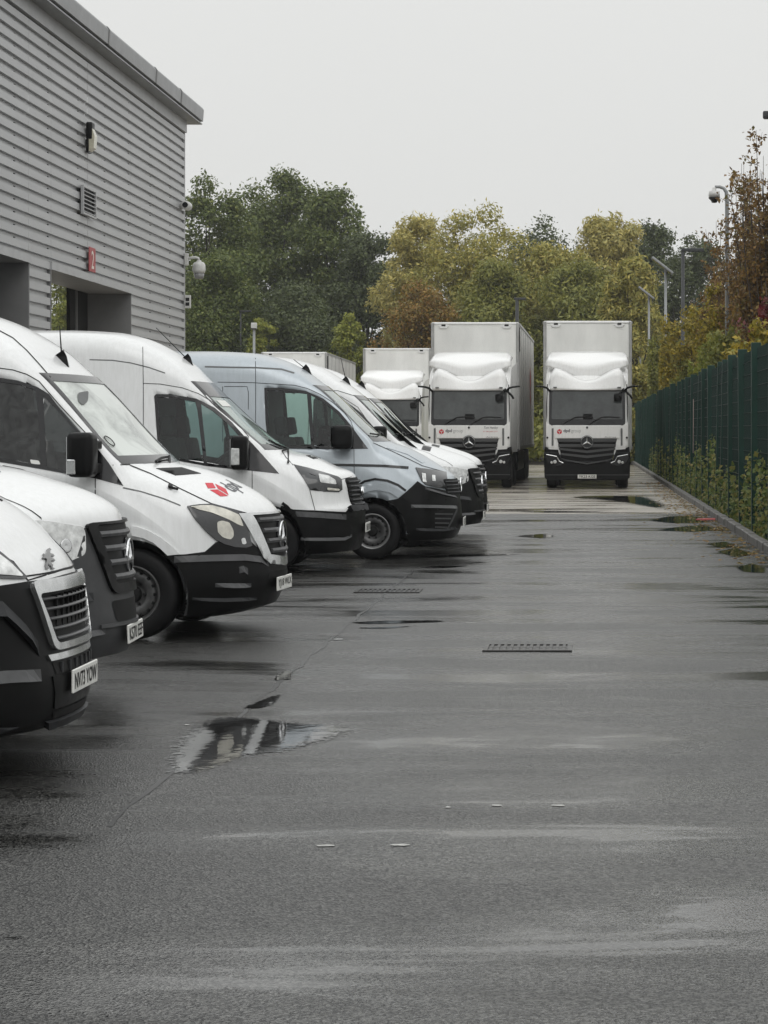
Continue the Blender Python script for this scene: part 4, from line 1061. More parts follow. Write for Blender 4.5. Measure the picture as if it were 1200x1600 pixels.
# ---- 5: silver
v = Van('silver-blue van with a dark moulding along its side', (-1.57, 29.1), 0, CRAF, MT['silver'])
p1 = [(417, 610), (440, 610), (480, 615), (486.5, 697), (421, 695.5)]
p2 = [(485.5, 616.5), (505, 627.5), (527, 646), (540, 661), (541, 698), (490.5, 697.5)]
v.finish([p1, p2], [(-.79, 1.52), (.79, 1.52), (.71, 2.165), (-.71, 2.165)])
v.side_windows([(413, 606), (440, 606), (478, 611), (505, 623), (530, 643), (546, 662), (575, 701), (536, 702), (420, 700), (415, 660)], [p1, p2])
v.windscreen([(-.79, 1.52), (.79, 1.52), (.71, 2.165), (-.71, 2.165)])
v.interior(2.42, 1.0, 1.42)
v.mirror(1.43, 1.54, .26, .30)
v.aerial(2.0, (-.14, 0, .16))
v.bumper([('trace', (622, 779)), ('trace', (637, 766)), ('trace', (652, 752)), ('trace', (658, 756)), ('trace', (664, 760)), ('trace', (698, 767))], [(-.45, .86), (-.2, .86), (0, .86)], .26, 'plastic', 1.07, .43, .28)
q = [(649, 731), (675, 734.5), (697, 738), (699, 760), (697, 764), (682, 762), (664, 757.5), (658.5, 752)]
hls = v.patch('headlight', q, 'trace', 'lens', off=.012, step=.04)
for q in ([(658, 740), (664, 741), (665.5, 754), (660, 753)], [(674, 743), (679, 743.5), (679.5, 752), (674.5, 752)]):
    for o, h in zip(v.patch('lamp_block', q, 'trace', 'lensclear', off=.016, rim=0, step=.03), hls): o.parent = h
v.patch('grille', rounded([(-.56, 1.0), (.56, 1.0), (.52, .80), (-.52, .80)], .03), 'front', 'ink', off=.014, rim=.01, step=.05)
v.front_slats('grille_bar', [(-.55, .55, .97-.045*i) for i in range(4)], 'gplastic', .018, .03)
o = Geo().lathe([(.085, 0), (.1, 0), (.1, .02), (.085, .02)], 28, 'x', close=True).build('round_badge', 'chrome', v.root, True); h, n = v.at((0, .92), 'front'); o.location = (h.x+.03, 0, .92)
v.patch('intake', [(676, 797), (711, 798), (703, 812), (696, 826), (676, 826)], 'trace', 'ink', off=.013, rim=0, step=.05)
for y in (803, 810, 817, 823): v.strip('intake_bar', [(678, y), (706-(y-803)*.45, y+.4)], 'trace', .018, 'ledge', off=.02)
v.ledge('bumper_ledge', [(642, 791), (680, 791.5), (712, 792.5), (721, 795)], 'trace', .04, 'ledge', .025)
v.strip('intake_trim', [(712, 796), (705, 812), (696, 828)], 'trace', .02, 'ledge', off=.02)
v.ledge('bumper_fold', [(650, 827), (690, 827), (716, 823)], 'trace', .03, 'gplastic', .02)
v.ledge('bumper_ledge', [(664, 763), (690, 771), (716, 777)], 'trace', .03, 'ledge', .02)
v.strip('side_moulding', [(340, 726), (399, 726), (470, 726), (536, 726.5), (600, 728), (638, 731)], 'trace', .03, 'gloss', off=.008)
v.strip('arch_moulding', [(560, 758), (570, 752), (586, 748.5), (605, 751), (622, 758), (634, 767)], 'trace', .028, 'gloss', off=.008)
v.patch('arch_flare', [(560, 768), (572, 757), (588, 753), (604, 755.5), (620, 763), (631, 770), (622, 778), (610, 770), (598, 767), (586, 766), (574, 768), (562, 776)], 'trace', MT['silver'], off=.02, rim=.02, step=.04)
seams(v, [[(399, 553), (399.5, 600), (399.5, 640), (399, 726), (399, 800)], [(340, 597), (396, 598), (460, 602), (480, 607), (500, 616), (520, 629), (538, 645), (548, 658), (553, 672), (553, 700), (553.5, 740), (554, 800)],
          [(583, 692), (610, 704), (640, 718), (660, 728), (697, 738)], [(350, 604), (386, 604), (388, 612), (388, 640)], [(348, 604), (348, 690)]])
v.strip('roof_crease', [(320, 573), (360, 574), (400, 574.5), (440, 577), (460, 583)], 'trace', .02, 'bulk', off=.002)
p = v.numberplate('BV21 XKT', .45); p.location.x += .02
v.wipers([[(-.72, 1.57), (-.4, 1.555), (.05, 1.58)], [(.02, 1.57), (.35, 1.56), (.66, 1.6)]])
v.patch('bonnet_crease', [(606, 696), (640, 706), (664, 722), (660, 724), (636, 710), (604, 700)], 'trace', MT['silver'], off=.006, rim=.006, step=.05)

# ---- 6 and 7 beyond the silver one
v = new_style('white van directly beyond the silver-blue van, dark star grille showing past its nose', (-1.42, 32.1), 0, 'YC71 LZN', tip=(-.05, 0, .36))
v = new_style('white van last in the row, only roof and windscreen showing before the lorries', (-1.50, 35.2), 0, 'YD22 FPU', tip=(-.05, 0, .46))
v.wipers([[(-.60, 1.56), (-.66, 1.75), (-.62, 1.95)], [(-.05, 1.55), (-.02, 1.75), (.05, 1.95)]])
# ------------------------------------------------------------------ articulated lorries, facing the camera (local front = -y)
MT['cabwhite'] = paint('cab_paint', (.86, .86, .85))
MT['trailer'] = M('trailer_panel', (.86, .86, .83), .4, var=.14, vscale=1.6, stretch=(1, 1, .35))
MT['curtain'] = M('trailer_side', (.66, .655, .63), .5, var=.25, vscale=2., stretch=(1, 3, .3))
MT['alu'] = M('trailer_rail', (.42, .42, .41), .4, metal=.4, var=.2, vscale=4)
def vtop(e): return 3.02+.34*(1-math.cos(min(1, e*1.12)*PI))/2
def mirr(pts): return pts+[(-x, z) for x, z in pts[::-1]]
def lorry(label, X, Y, yaw, plate, top=4.8, script=False, mark=True):
    t = thing('articulated_lorry', label, 'lorry', (X, Y, 0), math.radians(yaw), 'lorries parked at the end of the yard')
    fr = lambda x, z, d: (x, d, z)
    def P(name, poly, y0, y1, mat, par=None, bev=.0):
        g = Geo().prism(poly, fr, y0, y1); o = g.build(name, mat, par or t)
        if bev:
            bm = bmesh.new(); bm.from_mesh(o.data); bmesh.ops.recalc_face_normals(bm, faces=bm.faces[:])
            ed = [e for e in bm.edges if abs(e.verts[0].co.y-min(y0, y1)) < 1e-4 and abs(e.verts[1].co.y-min(y0, y1)) < 1e-4]
            bmesh.ops.bevel(bm, geom=ed, offset=bev, segments=3, affect='EDGES'); bm.to_mesh(o.data); bm.free(); autosmooth(o, 40)
        else: autosmooth(o, 30)
        return o
    # trailer
    g = Geo().rbox(-1.275, 1.275, 2.95, 16.4, 1.08, top, .04, 2); tr = g.build('trailer_body', 'curtain', t)
    P('trailer_front', [(-1.2, 1.15), (1.2, 1.15), (1.2, top-.07), (-1.2, top-.07)], 2.93, 2.96, 'trailer', tr, .012)
    for x in (-1.245, 1.245): Geo().rbox(x-.04, x+.04, 2.90, 2.98, 1.1, top-.02, .015, 1).build('corner_post', 'alu', tr)
    Geo().rbox(-1.2, 1.2, 2.91, 2.97, top-.075, top-.015, .012, 1).build('top_rail', 'cabwhite', tr)
    for x in (-.92, .92):
        rc = P('marker_recess', rounded([(x-.17, top-.09), (x+.17, top-.09), (x+.10, top-.19), (x-.10, top-.19)], .05), 2.895, 2.94, 'cabwhite', tr, .01)
        Geo().rbox(x-.06, x+.06, 2.88, 2.90, top-.12, top-.07, .008, 1).build('marker_lamp', 'ink', rc)
    for sg in (-1, 1):
        for k in range(9):
            y = 3.3+k*1.6; a, b = sorted((sg*1.274, sg*1.286)); Geo().box(a, b, y, y+.03, 1.15, top-.1).build('side_seam', 'alu', tr)
        a, b = sorted((sg*1.27, sg*1.30)); Geo().box(a, b, 2.98, 16.3, 1.06, 1.17).build('side_rail', 'alu', tr)
        Geo().box(a, b, 2.98, 16.3, top-.09, top-.02).build('side_rail', 'alu', tr)
        Geo().box(a, b, 3.02, 3.35, top-.85, top-.15).build('side_vent', 'ink', tr)
        if mark:
            mk_ = cube_logo(None, 'x', (0, 0), 1.0)
            for q in mk_: mk('side_mark', [(sg*1.29, 12.6+a*1.1, 3.1+b*1.5) for a, b in q], [tuple(range(len(q)))], 'red', tr)
        a, b = sorted((sg*1.02, sg*1.2)); Geo().rbox(a, b, 4.2, 9.2, .42, 1.02, .03, 1).build('side_skirt', 'plastic', t)
    Geo().box(-.5, .5, 2.4, 16, .75, 1.06).build('chassis', 'ink', t)
    # wheels
    for y, lst in ((1.38, (-1.0, 1.0)), (3.9, (-.98, .98)), (11.5, (-1., 1.)), (12.8, (-1., 1.)), (14.1, (-1., 1.))):
        for x in lst:
            w = .29 if y < 2 else .34; s_ = 1 if x > 0 else -1
            o = Geo().lathe([(.29, w/2-.02), (.33, w/2), (.46, w/2), (.495, w/2-.03), (.5, w/2-.06), (.5, -w/2+.06), (.495, -w/2+.03), (.46, -w/2), (.33, -w/2), (.29, -w/2+.02)], 30, 'x', close=True).build('wheel', 'tyre', t, True)
            o.location = (x, y, .5); autosmooth(o, 50)
            Geo().lathe([(0, .06*s_), (.12, .06*s_), (.2, .03*s_), (.30, .12*s_), (.30, -.1*s_), (0, -.1*s_)], 24, 'x').build('rim', 'satin', o, True)
    # cab shell
    side = [(.0, .95), (.0, 1.75), (.12, 2.78), (.50, 3.22), (1.0, 3.40), (2.15, 3.42), (2.15, .95)]
    g = Geo(); n = len(side); xs = [(-1.14, .09, .06), (-1.06, 0, 0), (1.06, 0, 0), (1.14, .09, .06)]; v = []; f = []
    for x, dy, dz in xs: v += [(x, y+(dy if y < 1.5 else 0), z-(dz if z > 2.5 else 0)) for y, z in side]
    for i in range(3): f += [(i*n+k, i*n+(k+1) % n, (i+1)*n+(k+1) % n, (i+1)*n+k) for k in range(n)]
    f += [tuple(range(n)), tuple(range(3*n, 4*n))]
    cab = mk('cab', v, f, 'cabwhite', t); autosmooth(cab, 35)
    # windscreen in a black surround
    ws = mirr([(0, 1.80), (1.02, 1.80), (1.05, 1.9), (1.03, 2.72), (0, 2.74)][1:4])
    slope = lambda z: .0 if z < 1.75 else .12*(z-1.75)/1.03
    sur = rounded(mirr([(1.04, 1.76), (1.06, 1.86), (1.05, 2.755)]), .04)
    def S(name, poly, d0, d1, mat, par=None):
        g = Geo().prism(poly, lambda x, z, d: (x, slope(z)+d, z), d0, d1); o = g.build(name, mat, par or t); return o
    s0 = S('screen_surround', sur, -.008, .02, 'gloss', cab)
    pane = rounded(mirr([(.97, 1.93), (.985, 1.98), (.965, 2.70)]), .05)
    P2, tr2 = tri2d(pane, step=.2)
    mk('windscreen', [(x, slope(z)-.012, z) for x, z in P2], tr2, M_screen, s0)
    for x0 in (-.45, .28):
        pts = [(x0-.22, 1.79), (x0-.10, 1.87), (x0+.12, 1.985), (x0+.30, 2.0), (x0+.62, 1.98)]
        Geo().tube([(x, slope(z)-.04, z) for x, z in pts], .018, 6).build('wiper', 'rubber', s0)
    Geo().rbox(-.11, .15, slope(1.98)-.03, slope(1.98)-.014, 1.93, 2.08, .006, 1).build('sensor_box', 'ink', s0)
    for zz in (1.98, 2.07): Geo().lathe([(0, 0), (.035, 0), (.035, -.004), (0, -.004)], 14, 'y', (.93, slope(zz)+.01, zz)).build('windscreen_disc', 'paper', s0)
    # white front panel, corner deflectors
    P('front_panel', rounded([(-.90, 1.40), (.90, 1.40), (.95, 1.765), (-.95, 1.765)], .02), -.03, .03, 'cabwhite', cab, .012)
    for sg in (-1, 1):
        q = [(.80, 1.10), (1.08, 1.14), (1.13, 1.2), (1.13, 1.78), (1.06, 1.84), (.95, 1.77), (.905, 1.6)]
        o = P('corner_panel', [(sg*x, z) for x, z in q], -.01, .25, 'cabwhite', cab, .03)
        Geo().rbox(*sorted((sg*.93, sg*.98)), -.03, .01, 1.2, 1.68, .006, 1).build('air_slot', 'bulk', o)
        Geo().lathe([(0, -.03), (.03, -.03), (.03, .0), (0, .0)], 10, 'y', (sg*1.1, 0, 1.42)).build('step_lamp', 'ink', o)
    Geo().lathe([(0, -.045), (.03, -.04), (.03, 0), (0, 0)], 12, 'y', (0, 0, 1.70)).build('bonnet_lock', 'gplastic', cab)
    # grille, bumper
    gr = P('grille', [(-.83, 1.395), (.83, 1.395), (.76, 1.12), (.70, .80), (0, .70), (-.70, .80), (-.76, 1.12)], -.012, .04, 'ink', t)
    for z, w, d in ((1.345, .80, 0), (1.20, .79, 0)):
        P('grille_bar', [(-w, z-.045), (w, z-.045), (w+.01, z+.04), (-w-.01, z+.04)], -.045, -.012, 'slat', gr, .012)
    for z, w in ((1.055, .78), (.915, .74)):
        q = [(-w, z+.03), (0, z-.06), (w, z+.03), (w, z+.085), (0, z+.01), (-w, z+.085)]
        P('grille_bar', q, -.05, -.012, 'slat', gr, .0)
    q = [(-.72, .86), (-.6, .82), (0, .72), (.6, .82), (.72, .86), (.70, .825), (.58, .785), (0, .68), (-.58, .785), (-.70, .825)]
    P('grille_lip', q, -.06, -.02, 'slat', gr)
    bp = mirr([(.0, .24), (1.10, .24), (1.18, .32), (1.20, .9), (1.17, 1.16), (1.05, 1.12), (.8, 1.1), (.72, .82), (0, .69)])
    bp = [(x, z) for x, z in bp]
    P('bumper', [(0, .24), (1.10, .24), (1.18, .32), (1.20, .9), (1.17, 1.17), (1.05, 1.13), (.78, 1.11), (.72, .80), (0, .68), (-.72, .80), (-.78, 1.11), (-1.05, 1.13), (-1.17, 1.17), (-1.20, .9), (-1.18, .32), (-1.10, .24)], -.02, .5, 'plastic', t, .03)
    P('lower_intake', rounded([(-.5, .60), (.5, .60), (.42, .42), (-.42, .42)], .04), -.032, -.015, 'ink', t)
    P('bumper_crease', [(-1.15, .38), (1.15, .38), (1.15, .40), (-1.15, .40)], -.035, -.01, 'ledge', t)
    P('bumper_ledge', [(-1.16, 1.0), (-.80, .98), (-.72, .74), (.72, .74), (.80, .98), (1.16, 1.0), (1.16, 1.03), (.78, 1.01), (.70, .77), (-.70, .77), (-.78, 1.01), (-1.16, 1.03)], -.03, -.01, 'gplastic', t)
    for sg in (-1, 1):
        fl = [(sg*x, z) for x, z in [(.66, .70), (.80, .76), (.86, .88), (1.12, .95), (1.15, .86), (1.1, .74), (.95, .66), (.80, .64)]]
        hl = P('headlight', fl, -.035, -.015, 'gloss', t)
        g = Geo()
        Geo().tube([(sg*x, -.04, z) for x, z in [(.66, .72), (.77, .77), (.84, .90), (1.13, .955)]], .014, 6).build('light_strip', 'satin', hl)
        for x, z, r in ((.89, .755, .055), (.98, .735, .04)): Geo().lathe([(0, -.05), (r*.7, -.048), (r, -.03), (0, -.03)], 18, 'y', (sg*x, 0, z)).build('lamp', 'lensclear', hl)
        P('fog_slot', [(sg*x, z) for x, z in [(.70, .50), (1.06, .52), (1.04, .46), (.72, .44)]], -.03, -.015, 'ink', t)
        # camera arm, hanging mirror on the kerb side, grab handle
        Geo().tube([(sg*1.02, .12, 2.70), (sg*1.12, .05, 2.80), (sg*1.22, .02, 2.83), (sg*1.42, .06, 2.85)], .035, 8, .025).build('camera_arm', 'plastic', t, True)
        Geo().tube([(sg*1.10, .12, 2.9), (sg*1.125, .1, 2.3), (sg*1.10, .08, 1.4)], .014, 6).build('grab_rail', 'ink', cab)
        a, b = sorted((sg*1.118, sg*1.13)); Geo().box(a, b, .35, 1.25, 1.85, 2.65).build('door_glass', 'gloss', cab)
        a, b = sorted((sg*1.10, sg*1.25)); Geo().add([(sg*1.12, 1.2, 1.0), (sg*1.24, 2.7, 1.0), (sg*1.24, 2.7, 3.6), (sg*1.12, 1.6, 3.4)], [(0, 1, 2, 3)]).build('side_deflector', 'cabwhite', cab)
    m = Geo().rbox(.74, .96, -.16, -.08, 2.42, 2.64, .05, 2).build('front_mirror', 'ink', t, True)
    Geo().tube([(1.02, .1, 2.78), (.98, -.08, 2.74), (.86, -.12, 2.62)], .022, 6).tube([(1.06, .1, 2.72), (1.2, -.02, 2.58), (1.24, .0, 2.5)], .03, 6).build('mirror_bracket', 'ink', m)
    # roof lip above the screen, and the deflector with its V-shaped lower edge
    xs = np.linspace(-1.07, 1.07, 25); v = []; f = []; rows = 9
    for j in range(rows):
        s = j/(rows-1)
        for x in xs:
            e = abs(x)/1.07; zt = vtop(e)-.34*(max(0, e-.82)/.18)**2; dy = .04+.12*e**10
            v.append((x, -.02+dy+.16*s+.12*max(0, s-.75)/.25, 2.74+(zt-2.74)*s))
    for j in range(rows-1): f += [(j*25+i, j*25+i+1, j*25+26+i, j*25+25+i) for i in range(24)]
    o = mk('roof_visor', v, f, 'cabwhite', cab, True); m_ = o.modifiers.new('thick', 'SOLIDIFY'); m_.thickness = .03
    for sg in (-1, 1): Geo().rbox(*sorted((sg*.84, sg*.94)), -.01, .08, 2.80, 2.83, .008, 1).build('marker_lamp', 'bulk', o)
    xs = np.linspace(-1.16, 1.16, 33); v = []; f = []; rows = 12; n = 33
    for j in range(rows):
        s = j/(rows-1)
        for x in xs:
            e = abs(x)/1.16; zl = vtop(e)-.03+.10*max(0, e-.8)/.2
            zt = 3.86-.06*e**6-.10*max(0, e-.9)/.1; ed = max(0, e-.8)/.2
            v.append((x, (.42+.05*e**2+.16*max(0, e-.9)/.1)+(.16*s+.95*max(0, s-.42)/.58*(.6+.4*s)), zl+(zt-zl)*(s**.8)))
    for j in range(rows-1): f += [(j*n+i, j*n+i+1, j*n+n+1+i, j*n+n+i) for i in range(n-1)]
    o = mk('roof_deflector', v, f, 'cabwhite', t, True); m_ = o.modifiers.new('thick', 'SOLIDIFY'); m_.thickness = .03
    # star, plate, lettering
    r = .175; b = Geo().lathe([(r*.86, -.03), (r*.86, .0), (r, .0), (r, -.03), (r*.93, -.045)], 32, 'y', close=True)
    for k in range(3):
        a = PI/2+2*PI*k/3; c, sn = math.cos(a), math.sin(a); w = r*.16
        b.add([(-sn*w, -.03, c*w), (sn*w, -.03, -c*w), (c*r*.9, -.03, sn*r*.9), (0, -.05, 0)], [(0, 2, 3), (2, 1, 3)])
    o = b.build('star_badge', 'satin', t); o.location = (.0, -.04, 1.30); autosmooth(o, 40)
    Geo().lathe([(0, -.02), (r*1.06, -.02), (r*1.06, .01), (0, .01)], 32, 'y').build('badge_plate', 'gloss', o)
    if plate:
        o = Geo().rbox(-.26, .26, -.045, -.032, -.055, .055, .004, 1).build('number_plate', 'plate', t); o.location = (.0, 0, .345)
        v_, f_ = text_fit(plate, -.23, .23, -.036, .036, .012); mk('lettering', [(a, -.0475, b) for a, b in v_], f_, 'ink', o)
    def word(s, x0, x1, z0, z1, mat, bold=0., sl=0.):
        v_, f_ = text_fit(s, x0, x1, z0, z1, bold); return mk('lettering', [(a+sl*(b-z0), -.0335, b) for a, b in v_], f_, mat, t)
    hexr = Geo().lathe([(0, 0), (.074, 0), (.074, .003), (0, .003)], 6, 'y'); o = hexr.build('cube_logo', 'red', t); o.location = (-.765, -.0345, 1.585); o.rotation_euler = (0, PI/6, 0)
    g = Geo()
    for k in range(3):
        a = PI/2+PI/3+2*PI*k/3+PI/3+PI; c, sn = math.cos(a), math.sin(a); w = .008
        g.add([(-sn*w, -.002, c*w), (sn*w, -.002, -c*w), (c*.06+sn*w, -.002, sn*.06-c*w), (c*.06-sn*w, -.002, sn*.06+c*w)], [(0, 1, 2, 3)])
    g.build('logo_lines', 'plate', o).rotation_euler = (0, -PI/6, 0)
    word('dpd', -.655, -.47, 1.545, 1.66, 'greyink', .025); word('group', -.44, -.17, 1.535, 1.63, 'paleink')
    word('Actros', .48, .80, 1.42, 1.455, 'greyink')
    if script:
        word('Tom Hattley', .40, .80, 1.645, 1.73, 'greyink', 0, .25); word('ST HELLIER CITY', .40, .80, 1.575, 1.605, 'red')
    return t
M_screen = MT['lorry_screen']
MT['lscreen'] = M('lorry_screen_misted', (.055, .062, .062), .08, coat=.5, var=.5, vscale=2.2); M_screen = MT['lscreen']
lorry('white lorry with black grille parked by the fence, its number plate in full view', .13, 62.0, -.4, 'YK23 KGE')
lorry('white lorry with script lettering on its cab front, beside the one by the fence', -3.16, 62.4, -.6, 'YK23 KGF', 4.78, True)
lorry('white lorry half hidden behind the parked vans, next to the one with script lettering', -7.0, 81.5, -.3, 'YD21 LPK', 4.72)
lorry('white lorry of which only the box roof shows above the silver-blue van', -11.2, 84.5, 1.0, 'YD21 LPN', 4.68)
# ------------------------------------------------------------------ trees and shrubs
def leafmat(name, cols, rough=.5, trans=.28):
    m = bpy.data.materials.new(name); m.use_nodes = True; t = m.node_tree; p = t.nodes['Principled BSDF']; o = t.nodes['Material Output']
    g = N(t, 'NewGeometry'); r = N(t, 'ValToRGB'); r.color_ramp.interpolation = 'LINEAR'
    e = r.color_ramp.elements
    while len(e) < len(cols): e.new(.5)
    for i, c in enumerate(cols): e[i].position = i/(len(cols)-1); e[i].color = (*c, 1)
    t.links.new(g.outputs['Random Per Island'], r.inputs['Fac']); t.links.new(r.outputs[0], p.inputs['Base Color'])
    p.inputs['Roughness'].default_value = rough; p.inputs['Specular IOR Level'].default_value = .4
    tr = N(t, 'BsdfTranslucent'); t.links.new(r.outputs[0], tr.inputs['Color'])
    mi = N(t, 'MixShader'); mi.inputs[0].default_value = trans
    t.links.new(p.outputs[0], mi.inputs[1]); t.links.new(tr.outputs[0], mi.inputs[2]); t.links.new(mi.outputs[0], o.inputs['Surface'])
    return m
MT['oak'] = leafmat('oak_leaf', [(0.066, 0.096, 0.024), (0.110, 0.146, 0.035), (0.154, 0.192, 0.044), (0.092, 0.126, 0.030), (0.240, 0.260, 0.061)])
MT['darkleaf'] = leafmat('dark_leaf', [(0.058, 0.079, 0.035), (0.094, 0.118, 0.047), (0.130, 0.158, 0.057), (0.079, 0.099, 0.039)])
MT['willow'] = leafmat('willow_leaf', [(0.233, 0.240, 0.065), (0.354, 0.341, 0.095), (0.511, 0.443, 0.119), (0.266, 0.262, 0.065), (0.665, 0.545, 0.149)])
MT['paleyel'] = leafmat('pale_yellow_leaf', [(0.273, 0.269, 0.091), (0.460, 0.413, 0.143), (0.628, 0.537, 0.184), (0.358, 0.331, 0.102), (0.753, 0.639, 0.223)])
MT['olive'] = leafmat('olive_leaf', [(0.146, 0.171, 0.040), (0.235, 0.246, 0.056), (0.319, 0.308, 0.068), (0.185, 0.196, 0.045)])
MT['lime'] = leafmat('lime_leaf', [(0.184, 0.224, 0.044), (0.286, 0.317, 0.059), (0.389, 0.389, 0.070), (0.224, 0.256, 0.049)])
MT['orange'] = leafmat('orange_leaf', [(0.235, 0.138, 0.032), (0.334, 0.177, 0.038), (0.173, 0.151, 0.038), (0.408, 0.262, 0.058), (0.124, 0.118, 0.032)])
MT['brown'] = leafmat('brown_leaf', [(.17, .095, .03), (.25, .14, .035), (.10, .06, .025), (.30, .19, .05), (.13, .12, .035)])
MT['gold'] = leafmat('gold_leaf', [(0.268, 0.215, 0.030), (0.393, 0.307, 0.039), (0.196, 0.196, 0.033), (0.502, 0.371, 0.051), (0.135, 0.148, 0.027)])
MT['redleaf'] = leafmat('red_leaf', [(0.123, 0.013, 0.018), (0.180, 0.019, 0.022), (0.081, 0.012, 0.014), (0.208, 0.047, 0.031)])
MT['ivy'] = leafmat('ivy_leaf', [(0.050, 0.084, 0.020), (0.093, 0.142, 0.030), (0.142, 0.184, 0.040), (0.201, 0.210, 0.050), (0.250, 0.201, 0.050)])
MT['bark'] = M('bark', (.055, .046, .038), .85, var=.5, vscale=6)
MT['twig'] = M('twig_bark', (.045, .034, .028), .8)
def leaves(name, pos, nor, size, mat, parent=None, elong=1.5, down=0.):
    n = len(pos); up = rng.normal(size=(n, 3)); up[:, 2] -= down
    nor = nor/(np.linalg.norm(nor, axis=1)[:, None]+1e-9)
    t = up-nor*(up*nor).sum(1)[:, None]; t /= np.linalg.norm(t, axis=1)[:, None]+1e-9
    b = np.cross(nor, t); sz = size*rng.uniform(.6, 1.35, n)[:, None]
    v = np.empty((n, 4, 3)); bend = nor*sz*.18
    v[:, 0] = pos-t*sz*elong*.5-bend; v[:, 1] = pos+b*sz*.42; v[:, 2] = pos+t*sz*elong*.5-bend; v[:, 3] = pos-b*sz*.42
    me = bpy.data.meshes.new(name); me.vertices.add(n*4); me.vertices.foreach_set('co', v.ravel())
    me.loops.add(n*4); me.loops.foreach_set('vertex_index', np.arange(n*4)); me.polygons.add(n)
    me.polygons.foreach_set('loop_start', np.arange(n)*4); me.update(calc_edges=True)
    return link(name, me, mat, parent)
def cloud(cent, rad, n, squash=.8):
    cent = np.array(cent); rad = np.array(rad); w = rad**2; i = rng.choice(len(rad), n, p=w/w.sum())
    d = rng.normal(size=(n, 3)); d /= np.linalg.norm(d, axis=1)[:, None]
    r = rad[i]*(.35+.65*rng.random(n)**.5)*(1+.12*rng.normal(size=n)); p = cent[i]+d*r[:, None]*[1, 1, squash]
    nor = d*.7+rng.normal(size=(n, 3))*.55+[0, 0, .45]
    return p, nor
def tree(name, label, X, Y, h, w, mat, n=18900, leaf=0.156, base=.12, nclump=70, kind='round', cat='tree', group=None, down=0., elong=1.5, bark='bark', lean=0.):
    t = thing(name, label, cat, (X, Y, 0), 0, group)
    cc, rr = [], []; z0 = h*base; R = w/2
    for k in range(nclump):
        zz = rng.random()**.85; a = rng.uniform(0, 2*PI); q = rng.random()**.5
        if kind == 'round': prof = math.sqrt(max(.03, 1-((zz-.42)/.60)**2))
        elif kind == 'spread': prof = math.sqrt(max(.05, 1-(max(0, zz-.25)/.77)**2))
        elif kind == 'upright': prof = (1-zz)**.7*.9+.12
        r = R*rng.uniform(.15, .34)*(.75+.5*prof)*(.6 if kind == 'upright' else 1)
        rad = max(0, R*prof-r*.45)*q*rng.uniform(.85, 1.12)
        cc.append((rad*math.cos(a)+lean*zz, rad*math.sin(a), z0+r*.4+(h-z0-r*1.25)*zz)); rr.append(r)
    g = Geo(); top = h*.72
    g.tube([(0, 0, -.1), (w*.01, 0, h*.2), (-w*.015+lean*.4, w*.01, h*.45), (w*.01+lean*.7, 0, top)], max(.05, h*.016), 8, max(.02, h*.004))
    for i in rng.permutation(len(cc))[:22]:
        c = np.array(cc[i]); s = min(.8, max(.15, c[2]/h-.18)); a = np.array([0, 0, top*s]); mid = (a+c)/2+[0, 0, -.03*h]
        g.tube([a, mid, c], h*.005, 5, h*.001)
    g.build('trunk', bark, t, True)
    p, nr = cloud(cc, rr, n)
    m = n//18; i = rng.integers(0, len(cc), m); d = rng.normal(size=(m, 3)); d /= np.linalg.norm(d, axis=1)[:, None]     # loose sprays round the edge
    p2 = np.array(cc)[i]+d*(np.array(rr)[i]*rng.uniform(.9, 1.32, m))[:, None]
    leaves('crown', np.vstack([p, p2]), np.vstack([nr, rng.normal(size=(m, 3))]), leaf, mat, t, elong, down)
    return t
def at(px, ytop, Y): return (px-VX)*Y/F, EYE-(ytop-VY)*Y/F
WK = {'young_tree': 1.35, 'maple_tree': 1.1}
def T(name, label, px, ytop, wpx, Y, mat, **k):
    X, h = at(px, ytop, Y); return tree(name, label, X, Y, h, wpx*WK.get(name, 1.3)*Y/F, mat, **k)
G1 = 'broadleaved trees beyond the yard'
T('oak_tree', 'dark green broad tree standing right beside the warehouse corner', 325, 268, 150, 138, 'oak', n=36540, leaf=0.159, group=G1)
T('oak_tree', 'tallest dark green broad tree, behind the white-topped lamp post', 432, 258, 190, 146, 'oak', n=48720, leaf=0.159, group=G1)
T('oak_tree', 'dark green broad tree sloping down from the tallest crown towards the yellow trees', 520, 288, 150, 143, 'oak', n=36540, leaf=0.159, group=G1)
T('oak_tree', 'darkest green tree at the low dip of the skyline', 575, 356, 120, 139, 'darkleaf', n=30450, leaf=0.146, group=G1)
T('oak_tree', 'low dark green tree between the warehouse corner and the lamp post', 340, 395, 170, 130, 'oak', n=33495, leaf=0.133, base=.02, kind='spread', group=G1)
T('oak_tree', 'rounded dark green tree in front of the tallest one, above the silver-blue van', 470, 432, 200, 131, 'darkleaf', n=39585, leaf=0.133, base=.02, kind='spread', group=G1)
G2 = 'yellowing trees behind the lorries'
T('willow_tree', 'yellow-tinged tree next to the darkest green one, above the orange tree', 652, 332, 120, 131, 'paleyel', n=24360, leaf=0.113, elong=2.4, down=.6, group=G2)
T('willow_tree', 'tallest yellow-green tree, over the lorry with script lettering', 752, 314, 165, 128, 'willow', n=36540, leaf=0.113, elong=2.4, down=.6, group=G2)
T('oak_tree', 'dark green tree peeping up between two yellow-green ones', 850, 330, 150, 145, 'darkleaf', n=19792, leaf=0.146, group=G1)
T('willow_tree', 'broad yellow-green tree over the gap between the two front lorries', 872, 372, 150, 127, 'willow', n=33495, leaf=0.113, elong=2.6, down=1.0, group=G2)
T('willow_tree', 'pale yellow windswept tree above the lorry by the fence', 955, 328, 130, 132, 'paleyel', n=28927, leaf=0.119, elong=2.8, down=.3, group=G2)
